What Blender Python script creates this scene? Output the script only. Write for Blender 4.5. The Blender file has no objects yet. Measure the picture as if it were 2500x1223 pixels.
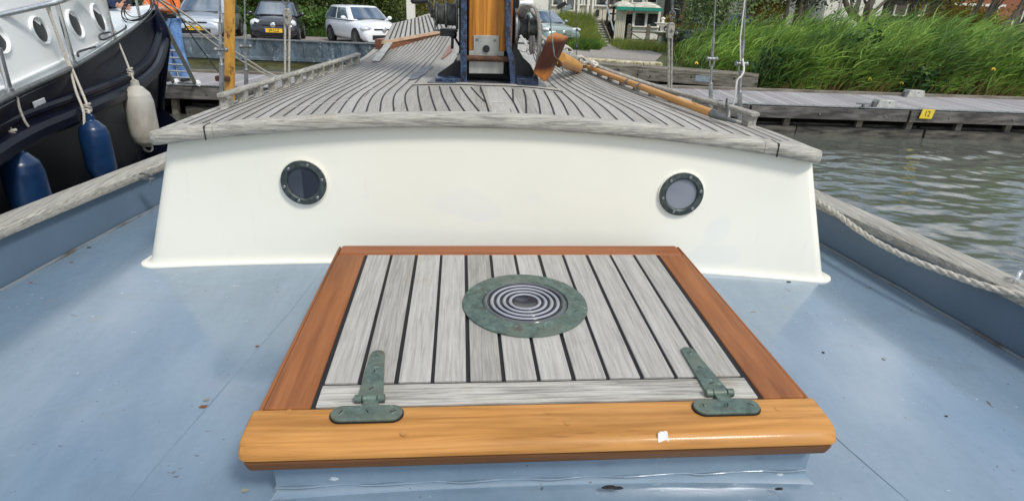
import bpy, bmesh, math, random
import numpy as np
from mathutils import Matrix, Vector, Quaternion
R = math.radians
C = bpy.context.scene.collection
SC = bpy.context.scene
rnd = random.Random(7)

# ---------------------------------------------------------------- camera, sky, sun, exposure
F, CX, CY = 1450.0, 1250.0, 611.5
def _frame(vx, vy, slope):
    Y = Vector((vx-CX, -(vy-CY), -F)).normalized()
    P = Vector((vx-CX+1000, -(vy+1000*slope-CY), -F)).normalized()
    Z = P.cross(Y).normalized(); X = Y.cross(Z)
    return Matrix((X, Y, Z))
Mb = _frame(1125, -50, .039)                       # lens -> axes of the sailing boat
_y = Vector((0, CY, -F)).normalized(); _p = Vector((1000, CY-39, -F)).normalized()
_z = _p.cross(_y).normalized(); _f = Vector((0, 0, -1)); _yw = (_f-_z*_f.dot(_z)).normalized()
Mw = Matrix((_yw.cross(_z), _yw, _z))              # lens -> world
EYE_B = Vector((0, 0, .74)); EYE_W = Vector((0, 0, 2.0))
cam_d = bpy.data.cameras.new('camera'); cam = bpy.data.objects.new('camera', cam_d); C.objects.link(cam)
cam.matrix_world = Matrix.Translation(EYE_W) @ Mw.to_4x4()
cam_d.lens = F/2500*36; cam_d.sensor_width = 36; cam_d.clip_end = 2000; cam_d.clip_start = .02
SC.camera = cam
w = bpy.data.worlds.new('World'); SC.world = w; w.use_nodes = True
nt = w.node_tree; N = nt.nodes; Lk = nt.links
bg = N['Background']; sky = N.new('ShaderNodeTexSky'); sky.sky_type = 'NISHITA'; sky.sun_disc = False
SUN_EL, SUN_AZ = R(50), R(138)                     # azimuth clockwise from +Y
sky.sun_elevation = SUN_EL; sky.sun_rotation = SUN_AZ
tc = N.new('ShaderNodeTexCoord'); mp = N.new('ShaderNodeMapping'); mp.inputs['Scale'].default_value = (1.6, 1.6, 3.6); mp.inputs['Location'].default_value = (3, 3, 2)
nz = N.new('ShaderNodeTexNoise'); nz.inputs['Scale'].default_value = 1.7; nz.inputs['Detail'].default_value = 9; nz.inputs['Roughness'].default_value = .58
rp = N.new('ShaderNodeValToRGB'); rp.color_ramp.elements[0].position = .455; rp.color_ramp.elements[1].position = .60
mx = N.new('ShaderNodeMix'); mx.data_type = 'RGBA'
nz2 = N.new('ShaderNodeTexNoise'); nz2.inputs['Scale'].default_value = 3.1; nz2.inputs['Detail'].default_value = 6
rp2 = N.new('ShaderNodeValToRGB'); rp2.color_ramp.elements[0].color = (4.8, 5.1, 5.5, 1); rp2.color_ramp.elements[1].color = (12.0, 12.1, 11.8, 1)
rp2.color_ramp.elements[0].position = .38; rp2.color_ramp.elements[1].position = .62
Lk.new(tc.outputs['Generated'], mp.inputs[0]); Lk.new(mp.outputs[0], nz.inputs[0]); Lk.new(nz.outputs[0], rp.inputs[0])
Lk.new(mp.outputs[0], nz2.inputs[0]); Lk.new(nz2.outputs[0], rp2.inputs[0])
Lk.new(rp.outputs[0], mx.inputs[0]); Lk.new(sky.outputs[0], mx.inputs[6]); Lk.new(rp2.outputs[0], mx.inputs[7])
Lk.new(mx.outputs[2], bg.inputs[0]); bg.inputs[1].default_value = .14
sd = bpy.data.lights.new('sun', 'SUN'); sd.energy = 2.3; sd.angle = R(11); sd.color = (1, .96, .9)
so = bpy.data.objects.new('sun', sd); C.objects.link(so)
_sv = Vector((math.sin(SUN_AZ)*math.cos(SUN_EL), math.cos(SUN_AZ)*math.cos(SUN_EL), math.sin(SUN_EL)))
so.rotation_euler = _sv.to_track_quat('Z', 'Y').to_euler(); so.location = _sv*40
SC.view_settings.view_transform = 'Standard'; SC.view_settings.look = 'None'; SC.view_settings.exposure = 0.12

# ---------------------------------------------------------------- helpers
def _ray(M, px, py): return (M @ Vector((px-CX, -(py-CY), -F))).normalized()
def _hit(M, c, px, py, z, y):
    d = _ray(M, px, py); t = (z-c.z)/d.z if z is not None else (y-c.y)/d.y
    return c+d*t
def W(px, py, z=None, y=None): return _hit(Mw, EYE_W, px, py, z, y)      # point of the place seen there (world)
def L(px, py, z=None, y=None): return _hit(Mb, EYE_B, px, py, z, y)      # same, in the sailing boat's own axes
RB = (Mw @ Mb.transposed())
BOAT = Matrix.Translation(EYE_W) @ RB.to_4x4() @ Matrix.Translation(-EYE_B)
def B2W(p): return BOAT @ Vector(p)

def tag(o, label=None, cat=None, group=None, kind=None):
    if label: o['label'] = label
    if cat: o['category'] = cat
    if group: o['group'] = group
    if kind: o['kind'] = kind
    return o
def thing(name, label, cat, loc=(0, 0, 0), rz=0, group=None):
    o = bpy.data.objects.new(name, None); C.objects.link(o); o.empty_display_size = .1
    o.location = loc; o.rotation_euler = (0, 0, rz)
    return tag(o, label, cat, group)
def obj(name, me, parent=None, mw=None):
    o = bpy.data.objects.new(name, me); C.objects.link(o)
    if parent: o.parent = parent
    if mw is not None: o.matrix_world = mw
    return o
class MB:
    def __init__(s): s.v = []; s.f = []; s.m = []; s.mi = 0
    def add(s, vs, fs, T=None):
        b = len(s.v)
        for p in vs:
            p = Vector(p); s.v.append(tuple(T @ p) if T else tuple(p))
        for f in fs: s.f.append(tuple(b+i for i in f)); s.m.append(s.mi)
        return s
    def box(s, c, d, T=None, rz=0, rx=0, ry=0):
        x, y, z = [a/2 for a in d]
        Q = Matrix.Translation(c) @ Matrix.Rotation(rz, 4, 'Z') @ Matrix.Rotation(ry, 4, 'Y') @ Matrix.Rotation(rx, 4, 'X')
        if T: Q = T @ Q
        vs = [(i*x, j*y, k*z) for k in (-1, 1) for j in (-1, 1) for i in (-1, 1)]
        return s.add(vs, [(0, 2, 3, 1), (4, 5, 7, 6), (0, 1, 5, 4), (2, 6, 7, 3), (0, 4, 6, 2), (1, 3, 7, 5)], Q)
    def beam(s, a, b, wd, h, up=(0, 0, 1), T=None):
        a, b = Vector(a), Vector(b); d = b-a; l = d.length; d.normalize(); u = Vector(up)
        x = d.cross(u).normalized(); u = x.cross(d)
        Q = Matrix((x, d, u)).transposed().to_4x4(); Q.translation = (a+b)/2
        if T: Q = T @ Q
        return s.box((0, 0, 0), (wd, l, h), Q)
    def hexa(s, p8, T=None):
        return s.add(p8, [(0, 3, 2, 1), (4, 5, 6, 7), (0, 1, 5, 4), (1, 2, 6, 5), (2, 3, 7, 6), (3, 0, 4, 7)], T)
    def prism(s, pts, off, T=None):
        n = len(pts); off = Vector(off); a = [Vector(p) for p in pts]; b = [p+off for p in a]
        return s.add(a+b, [tuple(range(n-1, -1, -1)), tuple(range(n, 2*n))]+[(i, (i+1) % n, n+(i+1) % n, n+i) for i in range(n)], T)
    def tube(s, pts, r, n=8, T=None, cap=True, closed=False):
        P = [Vector(p) for p in pts]; m = len(P); rr = r if isinstance(r, (list, tuple)) else [r]*m
        up = Vector((0, 0, 1)); vs = []; fs = []; prev = None
        for i in range(m):
            if closed: d = P[(i+1) % m]-P[i-1]
            else: d = P[min(i+1, m-1)]-P[max(i-1, 0)]
            d.normalize()
            if prev is None:
                x = d.cross(up)
                if x.length < .05: x = d.cross(Vector((1, 0, 0)))
            else: x = prev-d*prev.dot(d)
            x.normalize(); prev = x; y = d.cross(x)
            for k in range(n):
                a = 2*math.pi*k/n; vs.append(P[i]+(x*math.cos(a)+y*math.sin(a))*rr[i])
        for i in range(m if closed else m-1):
            j = (i+1) % m
            for k in range(n):
                l = (k+1) % n; fs.append((i*n+k, i*n+l, j*n+l, j*n+k))
        if cap and not closed: fs += [tuple(range(n-1, -1, -1)), tuple((m-1)*n+k for k in range(n))]
        return s.add(vs, fs, T)
    def rod(s, a, b, r, n=10, T=None): return s.tube([a, b], r, n, T)
    def lathe(s, prof, n=24, T=None, cap=True):            # prof: (radius, height) about local z
        vs = []; fs = []; m = len(prof)
        for r, h in prof:
            for k in range(n):
                a = 2*math.pi*k/n; vs.append((r*math.cos(a), r*math.sin(a), h))
        for i in range(m-1):
            for k in range(n):
                l = (k+1) % n; fs.append((i*n+k, i*n+l, (i+1)*n+l, (i+1)*n+k))
        if cap: fs += [tuple(range(n-1, -1, -1)), tuple((m-1)*n+k for k in range(n))]
        return s.add(vs, fs, T)
    def grid(s, rows, T=None, closed=False):
        m = len(rows[0]); vs = [p for r in rows for p in r]; fs = []
        for i in range(len(rows)-1):
            for k in range(m if closed else m-1):
                l = (k+1) % m; fs.append((i*m+k, i*m+l, (i+1)*m+l, (i+1)*m+k))
        return s.add(vs, fs, T)
    def ball(s, c, r, n=10, sc=(1, 1, 1), T=None):
        Q = Matrix.Translation(c) @ Matrix.Diagonal((*sc, 1))
        if T: Q = T @ Q
        return s.lathe([(max(1e-4, r*math.sin(math.pi*i/n)), -r*math.cos(math.pi*i/n)) for i in range(n+1)], n*2, Q)
    def build(s, name, mat, parent=None, smooth=None, bevel=0, mw=None, seg=2, fix=True, sub=0):
        me = bpy.data.meshes.new(name); me.from_pydata(s.v, [], s.f)
        for m in (mat if isinstance(mat, (list, tuple)) else [mat]): me.materials.append(m)
        me.polygons.foreach_set('material_index', s.m)
        if fix:
            bm = bmesh.new(); bm.from_mesh(me); bmesh.ops.recalc_face_normals(bm, faces=bm.faces); bm.to_mesh(me); bm.free()
        if smooth is not None: me.shade_smooth(); me.set_sharp_from_angle(angle=R(smooth))
        me.update()
        o = obj(name, me, parent, mw)
        if bevel:
            b = o.modifiers.new('bevel', 'BEVEL'); b.width = bevel; b.segments = seg; b.limit_method = 'ANGLE'; b.angle_limit = R(35); b.harden_normals = False
        if sub:
            b = o.modifiers.new('sub', 'SUBSURF'); b.levels = b.render_levels = sub
        return o
def kids(o): return [c for c in bpy.data.objects if c.parent == o]
def settle(root):
    """move the origin of a thing to the middle of its base; meshes were written in world axes"""
    allk = []; st = [root]
    while st:
        o = st.pop(); allk.append(o); st += kids(o)
    P = [v.co for o in allk if o.type == 'MESH' for v in o.data.vertices]
    lo = [min(p[i] for p in P) for i in range(3)]; hi = [max(p[i] for p in P) for i in range(3)]
    b = Vector(((lo[0]+hi[0])/2, (lo[1]+hi[1])/2, lo[2]))
    for o in allk:
        if o.type == 'MESH': o.data.transform(Matrix.Translation(-b))
    root.location = b
    return root
def copy_tree(o, parent=None):
    c = o.copy(); C.objects.link(c)
    if parent: c.parent = parent
    for k in kids(o): copy_tree(k, c)
    return c
def sp(tab, t):                                            # smooth table lookup
    n = len(tab)
    if t <= tab[0][0]: i = 0
    elif t >= tab[-1][0]: i = n-2
    else: i = max(k for k in range(n-1) if tab[k][0] <= t)
    x0, y0 = tab[i]; x1, y1 = tab[i+1]; h = x1-x0; u = (t-x0)/h
    if u < 0 or u > 1: return y0+(y1-y0)*u
    def sl(k):
        if k == 0: return (tab[1][1]-tab[0][1])/(tab[1][0]-tab[0][0])
        if k == n-1: return (tab[-1][1]-tab[-2][1])/(tab[-1][0]-tab[-2][0])
        return (tab[k+1][1]-tab[k-1][1])/(tab[k+1][0]-tab[k-1][0])
    m0, m1 = sl(i)*h, sl(i+1)*h
    return (2*u**3-3*u*u+1)*y0+(u**3-2*u*u+u)*m0+(-2*u**3+3*u*u)*y1+(u**3-u*u)*m1
def curve(pts, n=8):                                        # Catmull-Rom through points
    P = [Vector(p) for p in pts]; out = []
    for i in range(len(P)-1):
        a, b, c, d = P[max(i-1, 0)], P[i], P[i+1], P[min(i+2, len(P)-1)]
        for k in range(n):
            t = k/n; out.append(.5*((2*b)+(c-a)*t+(2*a-5*b+4*c-d)*t*t+(3*b-a-3*c+d)*t**3))
    return out+[P[-1]]
def rope(name, pts, r, mat, parent=None, mw=None, twist=True, n=6, pitch=None, strands=3):
    P = curve(pts, n); m = MB()
    if not twist: m.tube(P, r, 8); return m.build(name, mat, parent, 60, mw=mw)
    pitch = pitch or r*7; D = []; s = 0; step = pitch/7
    for i in range(len(P)-1):
        k = max(1, int((P[i+1]-P[i]).length/step))
        for j in range(k): D.append(P[i].lerp(P[i+1], j/k))
    D.append(P[-1]); up = Vector((0, 0, 1))
    for q in range(strands):
        s = 0; pts2 = []
        for i, p in enumerate(D):
            d = (D[min(i+1, len(D)-1)]-D[max(i-1, 0)]).normalized()
            x = d.cross(up)
            if x.length < .1: x = d.cross(Vector((1, 0, 0)))
            x.normalize(); y = d.cross(x)
            if i: s += (p-D[i-1]).length
            a = 2*math.pi*(q/strands+s/pitch)
            pts2.append(p+(x*math.cos(a)+y*math.sin(a))*r*.5)
        m.tube(pts2, r*.56, 6)
    return m.build(name, mat, parent, 60, mw=mw)

# ---------------------------------------------------------------- materials
class NT:
    def __init__(s, name):
        s.m = bpy.data.materials.new(name); s.m.use_nodes = True; s.t = s.m.node_tree
        s.b = s.t.nodes['Principled BSDF']; s.co = None
    def n(s, ty, **k):
        x = s.t.nodes.new('ShaderNode'+ty)
        for a, v in k.items(): setattr(x, a, v)
        return x
    def l(s, a, b): s.t.links.new(a, b)
    def coord(s, scale=(1, 1, 1), rot=(0, 0, 0), loc=(0, 0, 0), kind='Object'):
        if not s.co: s.co = s.n('TexCoord')
        mp = s.n('Mapping'); mp.inputs['Scale'].default_value = scale; mp.inputs['Rotation'].default_value = rot; mp.inputs['Location'].default_value = loc
        s.l(s.co.outputs[kind], mp.inputs[0]); return mp.outputs[0]
    def noise(s, sc, vec=None, det=5, ro=.55, dist=0):
        x = s.n('TexNoise'); x.inputs['Scale'].default_value = sc; x.inputs['Detail'].default_value = det
        x.inputs['Roughness'].default_value = ro; x.inputs['Distortion'].default_value = dist
        s.l(vec if vec is not None else s.coord(), x.inputs['Vector']); return x.outputs[0]
    def ramp(s, fac, a, b, ca=(0, 0, 0), cb=(1, 1, 1)):
        x = s.n('ValToRGB'); e = x.color_ramp.elements; e[0].position = a; e[1].position = b
        e[0].color = (*ca, 1); e[1].color = (*cb, 1); s.l(fac, x.inputs[0]); return x.outputs[0]
    def mix(s, fac, a, b, mode='MIX'):
        x = s.n('Mix', data_type='RGBA', blend_type=mode)
        for v, i in ((fac, 0), (a, 6), (b, 7)):
            if hasattr(v, 'links'): s.l(v, x.inputs[i])
            elif i == 0: x.inputs[0].default_value = v
            else: x.inputs[i].default_value = (*v, 1)
        return x.outputs[2]
    def math(s, op, a, b=0.0):
        x = s.n('Math', operation=op)
        for v, i in ((a, 0), (b, 1)):
            if hasattr(v, 'links'): s.l(v, x.inputs[i])
            else: x.inputs[i].default_value = v
        return x.outputs[0]
    def sepx(s, vec):
        x = s.n('SeparateXYZ'); s.l(vec, x.inputs[0]); return x.outputs
    def bump(s, h, st=.3, d=.005):
        x = s.n('Bump'); x.inputs['Strength'].default_value = st; x.inputs['Distance'].default_value = d
        s.l(h, x.inputs['Height']); s.l(x.outputs[0], s.b.inputs['Normal'])
    def set(s, col=None, rough=.5, metal=0, coat=0, spec=.5, crough=.08):
        b = s.b
        if col is not None:
            if hasattr(col, 'links'): s.l(col, b.inputs['Base Color'])
            else: b.inputs['Base Color'].default_value = (*col, 1)
        if hasattr(rough, 'links'): s.l(rough, b.inputs['Roughness'])
        else: b.inputs['Roughness'].default_value = rough
        b.inputs['Metallic'].default_value = metal; b.inputs['Coat Weight'].default_value = coat
        b.inputs['Coat Roughness'].default_value = crough; b.inputs['Specular IOR Level'].default_value = spec
        return s.m
def simple(name, c, c2=None, rough=.5, metal=0, sc=12, st=(1, 1, 1), bump=.15, bd=.002, coat=0, a=.35, b=.65, spec=.5, det=6):
    t = NT(name); nz = t.noise(sc, t.coord(st), det)
    col = t.ramp(nz, a, b, c, c2 or tuple(x*.8 for x in c))
    if bump: t.bump(nz, bump, bd)
    return t.set(col, rough, metal, coat, spec)
def leafmat(name, c1, c2, c3=None, transl=.35, rough=.5):
    t = NT(name); g = t.n('NewGeometry'); ob = t.coord()
    col = t.ramp(g.outputs['Random Per Island'], .1, .9, c1, c2)
    n2 = t.noise(1.1, ob, 3)
    col = t.mix(t.ramp(n2, .42, .62), col, t.mix(.75, col, c3 or tuple(x*.55 for x in c1)))
    m = t.set(col, rough, spec=.35)
    tr = t.n('BsdfTranslucent'); t.l(col, tr.inputs[0]); mx = t.n('MixShader'); mx.inputs[0].default_value = transl
    t.l(t.b.outputs[0], mx.inputs[1]); t.l(tr.outputs[0], mx.inputs[2]); t.l(mx.outputs[0], t.t.nodes['Material Output'].inputs[0])
    return m
def m_deck():
    t = NT('blue grey deck paint'); v = t.coord()
    big = t.noise(1.6, v, 4); base = t.ramp(big, .3, .7, (.142, .210, .276), (.168, .240, .304))
    fine = t.noise(60, v, 3); base = t.mix(.10, base, t.ramp(fine, .3, .7, (.12, .19, .28), (.26, .36, .46)))
    patch = t.ramp(t.noise(2.6, t.coord((1, 1.8, 1), loc=(3.1, 1.3, 0)), 3, dist=.8), .57, .585)
    base = t.mix(t.math('MULTIPLY', patch, .30), base, (.14, .19, .24))
    pale_streak = t.ramp(t.noise(3.3, t.coord((2, .7, 1), loc=(1, 4, 0)), 7, .7), .42, .72); base = t.mix(t.math('MULTIPLY', pale_streak, .30), base, (.30, .38, .46))  # random paler streaks in the paint colour
    sp2 = t.ramp(t.noise(75, t.coord((1, 1.5, 1), loc=(7, 7, 0)), 2), .725, .75); base = t.mix(t.math('MULTIPLY', sp2, .7), base, (.08, .08, .08))
    sp3 = t.ramp(t.noise(60, t.coord((.6, 1.5, 1), loc=(2, 9, 0)), 3), .72, .75); base = t.mix(t.math('MULTIPLY', sp3, .7), base, (.6, .63, .65))
    scr = t.ramp(t.noise(26, t.coord((.5, 3.2, 1), rot=(0, 0, .5)), 7, .7, 1.2), .665, .70); base = t.mix(t.math('MULTIPLY', scr, .45), base, (.42, .5, .56))
    rust = t.ramp(t.noise(13, t.coord((1, 1.6, 1), loc=(.4, .7, .2)), 5, .62, .5), .70, .73)
    base = t.mix(rust, base, (.09, .055, .035))
    base = t.mix(t.math('MULTIPLY', t.ramp(t.noise(9, t.coord((1, 1, 1), loc=(5, 2, 0)), 4), .68, .8), .45), base, (.25, .24, .2))
    ro = t.ramp(t.noise(7, v, 4), .3, .7, (.15,)*3, (.28,)*3)
    t.bump(t.noise(14, v, 8, .6), .10, .004)
    return t.set(base, ro, spec=.6, coat=.8, crough=.10)
def m_white():
    t = NT('cream white gloss paint'); v = t.coord()
    c = t.ramp(t.noise(2.2, v, 4), .3, .7, (.82, .80, .69), (.87, .85, .74))
    st = t.ramp(t.noise(6, t.coord((1.6, 1, .6)), 6, .65), .66, .82); c = t.mix(t.math('MULTIPLY', st, .6), c, (.66, .60, .42))
    dr = t.ramp(t.noise(28, t.coord((1, 1, .10)), 5, .6), .66, .76); c = t.mix(t.math('MULTIPLY', dr, .28), c, (.60, .58, .50))
    pt = t.ramp(t.noise(3.2, t.coord((1, 1, 1.3), loc=(6, 1, 2)), 2), .64, .66); c = t.mix(t.math('MULTIPLY', pt, .25), c, (.72, .75, .76))
    sp_ = t.ramp(t.noise(45, v, 3), .80, .84); c = t.mix(sp_, c, (.3, .25, .16))
    t.bump(t.noise(5, v, 4), .08, .006)
    return t.set(c, .28, spec=.4)
def m_teak(name, pitch=None, along='y', x0=0., tone=1., contrast=1., warm=0.):
    t = NT(name); v = t.coord()
    st = {'y': (1, .05, 1), 'x': (.05, 1, 1)}[along]
    g = t.noise(230, t.coord(tuple(a*(.7 if a < 1 else 1) for a in st)), 8, .75, .5)
    g2 = t.noise(38, t.coord(tuple(a*(2 if a < 1 else 1) for a in st)), 6, .6, 1.4)
    a, b = (.19*tone, .178*tone, .158*tone), (.64*tone, .62*tone, .575*tone-warm)
    c = t.ramp(g, .5-.13/contrast, .5+.13/contrast, a, b)
    c = t.mix(.3, c, t.ramp(g2, .35, .65, (.26*tone, .245*tone, .215*tone), (.62*tone, .60*tone, .565*tone)))
    if pitch:
        x = t.sepx(v)[0 if along == 'y' else 1]
        q = t.math('FLOOR', t.math('DIVIDE', t.math('SUBTRACT', x, x0), pitch))
        wn = t.n('TexWhiteNoise', noise_dimensions='1D'); t.l(q, wn.inputs['W'])
        c = t.mix(.5, c, t.ramp(wn.outputs[0], 0, 1, (.32*tone, .305*tone, .27*tone), (.58*tone, .565*tone, .53*tone)))
    stn = t.ramp(t.noise(7, t.coord((1, .6, 1), loc=(2, 5, 1)), 7, .65), .58, .72); c = t.mix(t.math('MULTIPLY', stn, .5), c, (.30, .25, .17))
    ck = t.ramp(t.noise(90, t.coord(tuple(a*.6 for a in st)), 3, .6, .8), .27, .31, (1, 1, 1), (0, 0, 0)); c = t.mix(t.math('MULTIPLY', ck, .7), c, (.07, .06, .05))
    t.bump(g, .55, .0012)
    return t.set(c, .78, spec=.25)
def m_varnish(name, c1, c2, along='x', dark=(.12, .035, .012), coat=.7, seed=0.):
    t = NT(name); st = {'x': (.07, 1, 1), 'y': (1, .07, 1), 'z': (1, 1, .07)}[along]
    g = t.noise(64, t.coord(tuple(a*(.7 if a < 1 else 1) for a in st), loc=(seed, seed, seed)), 8, .66, .7); g2 = t.noise(9, t.coord(tuple(min(1, a*3) for a in st), loc=(seed+2, 0, 0)), 4)
    c = t.ramp(g, .32, .68, c1, c2); c = t.mix(t.math('MULTIPLY', t.ramp(g2, .52, .74), .5), c, tuple(x*.62 for x in c1))
    ln = t.ramp(t.noise(70, t.coord(tuple(a*.5 for a in st), loc=(seed, 3, 1)), 4, .6, .5), .265, .30, (1, 1, 1), (0, 0, 0)); c = t.mix(t.math('MULTIPLY', ln, .75), c, dark)
    t.bump(t.noise(25, t.coord(), 4), .12, .0015)
    return t.set(c, .42, coat=coat*.22, crough=.10, spec=.2)
def m_patina(name='verdigris bronze'):
    t = NT(name); v = t.coord(); n1 = t.noise(55, v, 8, .68); n2 = t.noise(17, v, 5)
    c = t.ramp(n1, .32, .66, (.045, .064, .055), (.125, .188, .156)); c = t.mix(t.ramp(n2, .45, .7), c, (.13, .155, .118))
    c = t.mix(t.math('MULTIPLY', t.ramp(t.noise(90, v, 5), .62, .7), .6), c, (.22, .36, .31))
    c = t.mix(t.math('MULTIPLY', t.ramp(t.noise(33, v, 6), .60, .70), .75), c, (.09, .065, .045))
    t.bump(n1, .35, .0008); return t.set(c, .52, metal=.2, spec=.5)
def m_water():
    t = NT('harbour water'); b = t.noise(14, t.coord((.6, 1.6, 1)), 3, .5, .2); t.bump(b, .35, .006)
    return t.set((.105, .112, .092), .03, spec=1.0)
def m_navy():
    t = NT('worn navy hull paint'); v = t.coord(); c = t.ramp(t.noise(5, v, 7, .6), .35, .7, (.003, .004, .010), (.006, .008, .020))
    c = t.mix(t.math('MULTIPLY', t.ramp(t.noise(26, v, 8, .7), .64, .72), .6), c, (.13, .14, .17))
    t.bump(t.noise(3, v, 3), .15, .02); return t.set(c, .3, spec=.05)
def m_blueiron():
    t = NT('chipped blue black iron paint'); v = t.coord(); c = t.ramp(t.noise(60, v, 6, .65), .42, .66, (.006, .009, .02), (.04, .075, .16))
    c = t.mix(t.math('MULTIPLY', t.ramp(t.noise(110, v, 6, .7), .62, .7), .7), c, (.30, .38, .48))
    t.bump(t.noise(60, v, 5), .5, .0015); return t.set(c, .35)
MT = {}
MT['deck'] = m_deck(); MT['white'] = m_white(); MT['water'] = m_water(); MT['navy'] = m_navy(); MT['blueiron'] = m_blueiron()
MT['teakh'] = m_teak('weathered grey teak planks', .0585, 'y', -.2185, .82, 1.25, .02)
MT['teakx'] = m_teak('weathered grey teak board', None, 'x', 0, .86, 1.3, .03)
MT['teakroof'] = m_teak('bleached teak roof planking', .04, 'y', .0, .80, .75, .035)
MT['teakrail'] = m_teak('weathered grey teak rail', None, 'y', 0, .74, 1.2, .04)
MT['teaknose'] = m_teak('weathered teak nosing', None, 'x', 0, .88, 1.2, .05)
MT['caulk'] = simple('black caulking', (.006, .006, .008), (.012, .012, .014), .65, bump=.1)
MT['varn'] = m_varnish('honey varnished wood', (.31, .130, .028), (.60, .295, .082), 'x', coat=.8)
MT['varny'] = m_varnish('red brown varnished wood', (.20, .070, .024), (.34, .130, .044), 'y', coat=.4, seed=4)
MT['varnx'] = m_varnish('red brown varnished top rail', (.21, .065, .022), (.33, .115, .038), 'x', coat=.4, seed=7)
MT['mast'] = m_varnish('orange varnished pine mast', (.24, .070, .008), (.72, .31, .048), 'z', coat=.6, seed=2)
MT['pole'] = m_varnish('golden varnished pole', (.50, .23, .05), (.66, .36, .11), 'y', coat=.5, seed=5)
MT['spar'] = m_varnish('flaking yellow varnished spar', (.36, .15, .018), (.58, .31, .05), 'z', dark=(.10, .05, .02), coat=.5, seed=9)
t = NT('scorched rust brown board'); g_ = t.noise(30, t.coord((1, 1, .3)), 6, .6, .6); zz_ = t.sepx(t.coord(loc=(0, 0, -.56), kind='Generated'))[2]
dk_ = t.ramp(t.math('ADD', t.math('ABSOLUTE', zz_), t.math('MULTIPLY', g_, .12)), .30, .46, (.055, .018, .012), (.42, .155, .034))
t.bump(g_, .2, .001); MT['board'] = t.set(dk_, .5, coat=0, spec=.2)
MT['board_'] = m_varnish('rust brown wooden board', (.20, .045, .012), (.33, .10, .025), 'y', coat=.3, seed=1)
MT['redteak'] = m_varnish('red mahogany trim', (.15, .058, .032), (.25, .11, .060), 'y', coat=.1, seed=3)
MT['under'] = m_varnish('dark brown rail underside', (.10, .042, .016), (.17, .075, .028), 'x', coat=.3, seed=6)
def m_spar():
    t = NT('flaking yellow spar varnish'); a = t.noise(30, t.coord((1, 1, .25)), 6, .65); c = t.ramp(a, .35, .65, (.40, .18, .02), (.62, .33, .05))
    c = t.mix(t.ramp(t.noise(38, t.coord((1, 1, .55), loc=(1, 2, 3)), 7, .7), .57, .66), c, (.10, .045, .015)); c = t.mix(t.ramp(t.noise(16, t.coord((1, 1, .4), loc=(4, 2, 3)), 6, .7), .62, .7), c, (.60, .50, .33))
    t.bump(a, .3, .002); return t.set(c, .4, coat=.3)
MT['spar'] = m_spar()
MT['patina'] = m_patina()
MT['dkpatina'] = simple('dark bronze porthole ring', (.030, .040, .042), (.085, .105, .10), .5, .4, 60, bump=.3)
MT['steel'] = simple('stainless steel', (.55, .56, .57), (.68, .69, .70), .22, .9, 30, bump=.03)
MT['galv'] = simple('galvanised steel', (.17, .18, .18), (.33, .34, .34), .42, .7, 40, bump=.1)
MT['greymet'] = simple('dull grey metal', (.10, .11, .11), (.22, .22, .21), .5, .6, 45, bump=.3)
MT['drum'] = simple('oily winch drum metal', (.035, .037, .033), (.13, .13, .11), .4, .6, 50, bump=.3)
MT['plate'] = simple('scuffed aluminium mast plate', (.30, .30, .27), (.47, .47, .43), .5, .35, 25, (1, 1, .2), bump=.15)
MT['rust'] = simple('rusty iron', (.055, .025, .014), (.13, .06, .032), .8, .2, 45, bump=.5)
MT['black'] = simple('black rubber', (.008, .008, .009), (.02, .02, .022), .55, bump=.1)
MT['void'] = simple('black paint and dark gaps', (.003, .003, .004), (.006, .006, .008), .5, bump=0)  # also colours the sheets that stand in for dark gaps
MT['rope'] = simple('weathered beige rope', (.36, .33, .27), (.56, .53, .46), .9, 0, 120, bump=.6)
MT['ropeg'] = simple('dirty grey rope', (.20, .185, .16), (.36, .34, .30), .9, 0, 120, bump=.6)
MT['ropew'] = simple('pale rope', (.55, .52, .46), (.72, .70, .65), .9, 0, 120, bump=.5)
MT['ropek'] = simple('dark cable', (.015, .016, .018), (.04, .04, .045), .6, 0, 40, bump=.2)
MT['glassb'] = simple('matt dark window', (.012, .012, .014), (.03, .03, .032), .35, 0, 6, bump=0, spec=.15)
MT['fendb'] = simple('blue vinyl fender', (.006, .024, .075), (.012, .044, .12), .30, 0, 9, bump=.05)
MT['fendw'] = simple('dirty white fender', (.50, .48, .42), (.34, .29, .21), .45, 0, 7, (1.4, 1.4, .6), bump=.15, a=.45, b=.75)
MT['glassd'] = simple('dark window glass', (.010, .013, .018), (.02, .026, .034), .06, 0, 4, bump=0, spec=.8)
MT['pane'] = simple('grey porthole pane', (.035, .045, .06), (.055, .065, .085), .25, 0, 14, bump=.03, spec=.5)
MT['panel'] = simple('pale grey porthole blind', (.20, .22, .26), (.27, .28, .31), .3, 0, 9, bump=.03)
MT['cabw'] = simple('white yacht paint', (.84, .85, .83), (.88, .89, .87), .22, 0, 3, bump=.03)
MT['decklt'] = simple('pale blue grey deck coating', (.66, .72, .73), (.74, .79, .79), .6, 0, 30, bump=.2)
MT['chalk'] = simple('white fleck', (.8, .8, .78), (.7, .7, .68), .8, 0, 90, bump=.4)
MT['chip'] = simple('bare black chip', (.01, .01, .012), (.03, .02, .015), .7, 0, 60, bump=.3)
MT['tanedge'] = simple('bare tan wood edge', (.42, .27, .16), (.55, .38, .25), .7, 0, 30, (.2, 1, 1), bump=.3)
MT['redstripe'] = simple('faded red waterline', (.22, .03, .035), (.14, .02, .025), .5, 0, 9, bump=.1)
MT['rustp'] = simple('orange rust spot', (.24, .10, .03), (.10, .05, .03), .9, 0, 300, bump=.3)
MT['stainp'] = simple('tan water stain', (.26, .24, .17), (.22, .22, .18), .6, 0, 200, bump=.1)
MT['orange'] = simple('orange knit top', (.62, .13, .02), (.78, .20, .04), .85, 0, 30, bump=.5, bd=.006)
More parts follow.
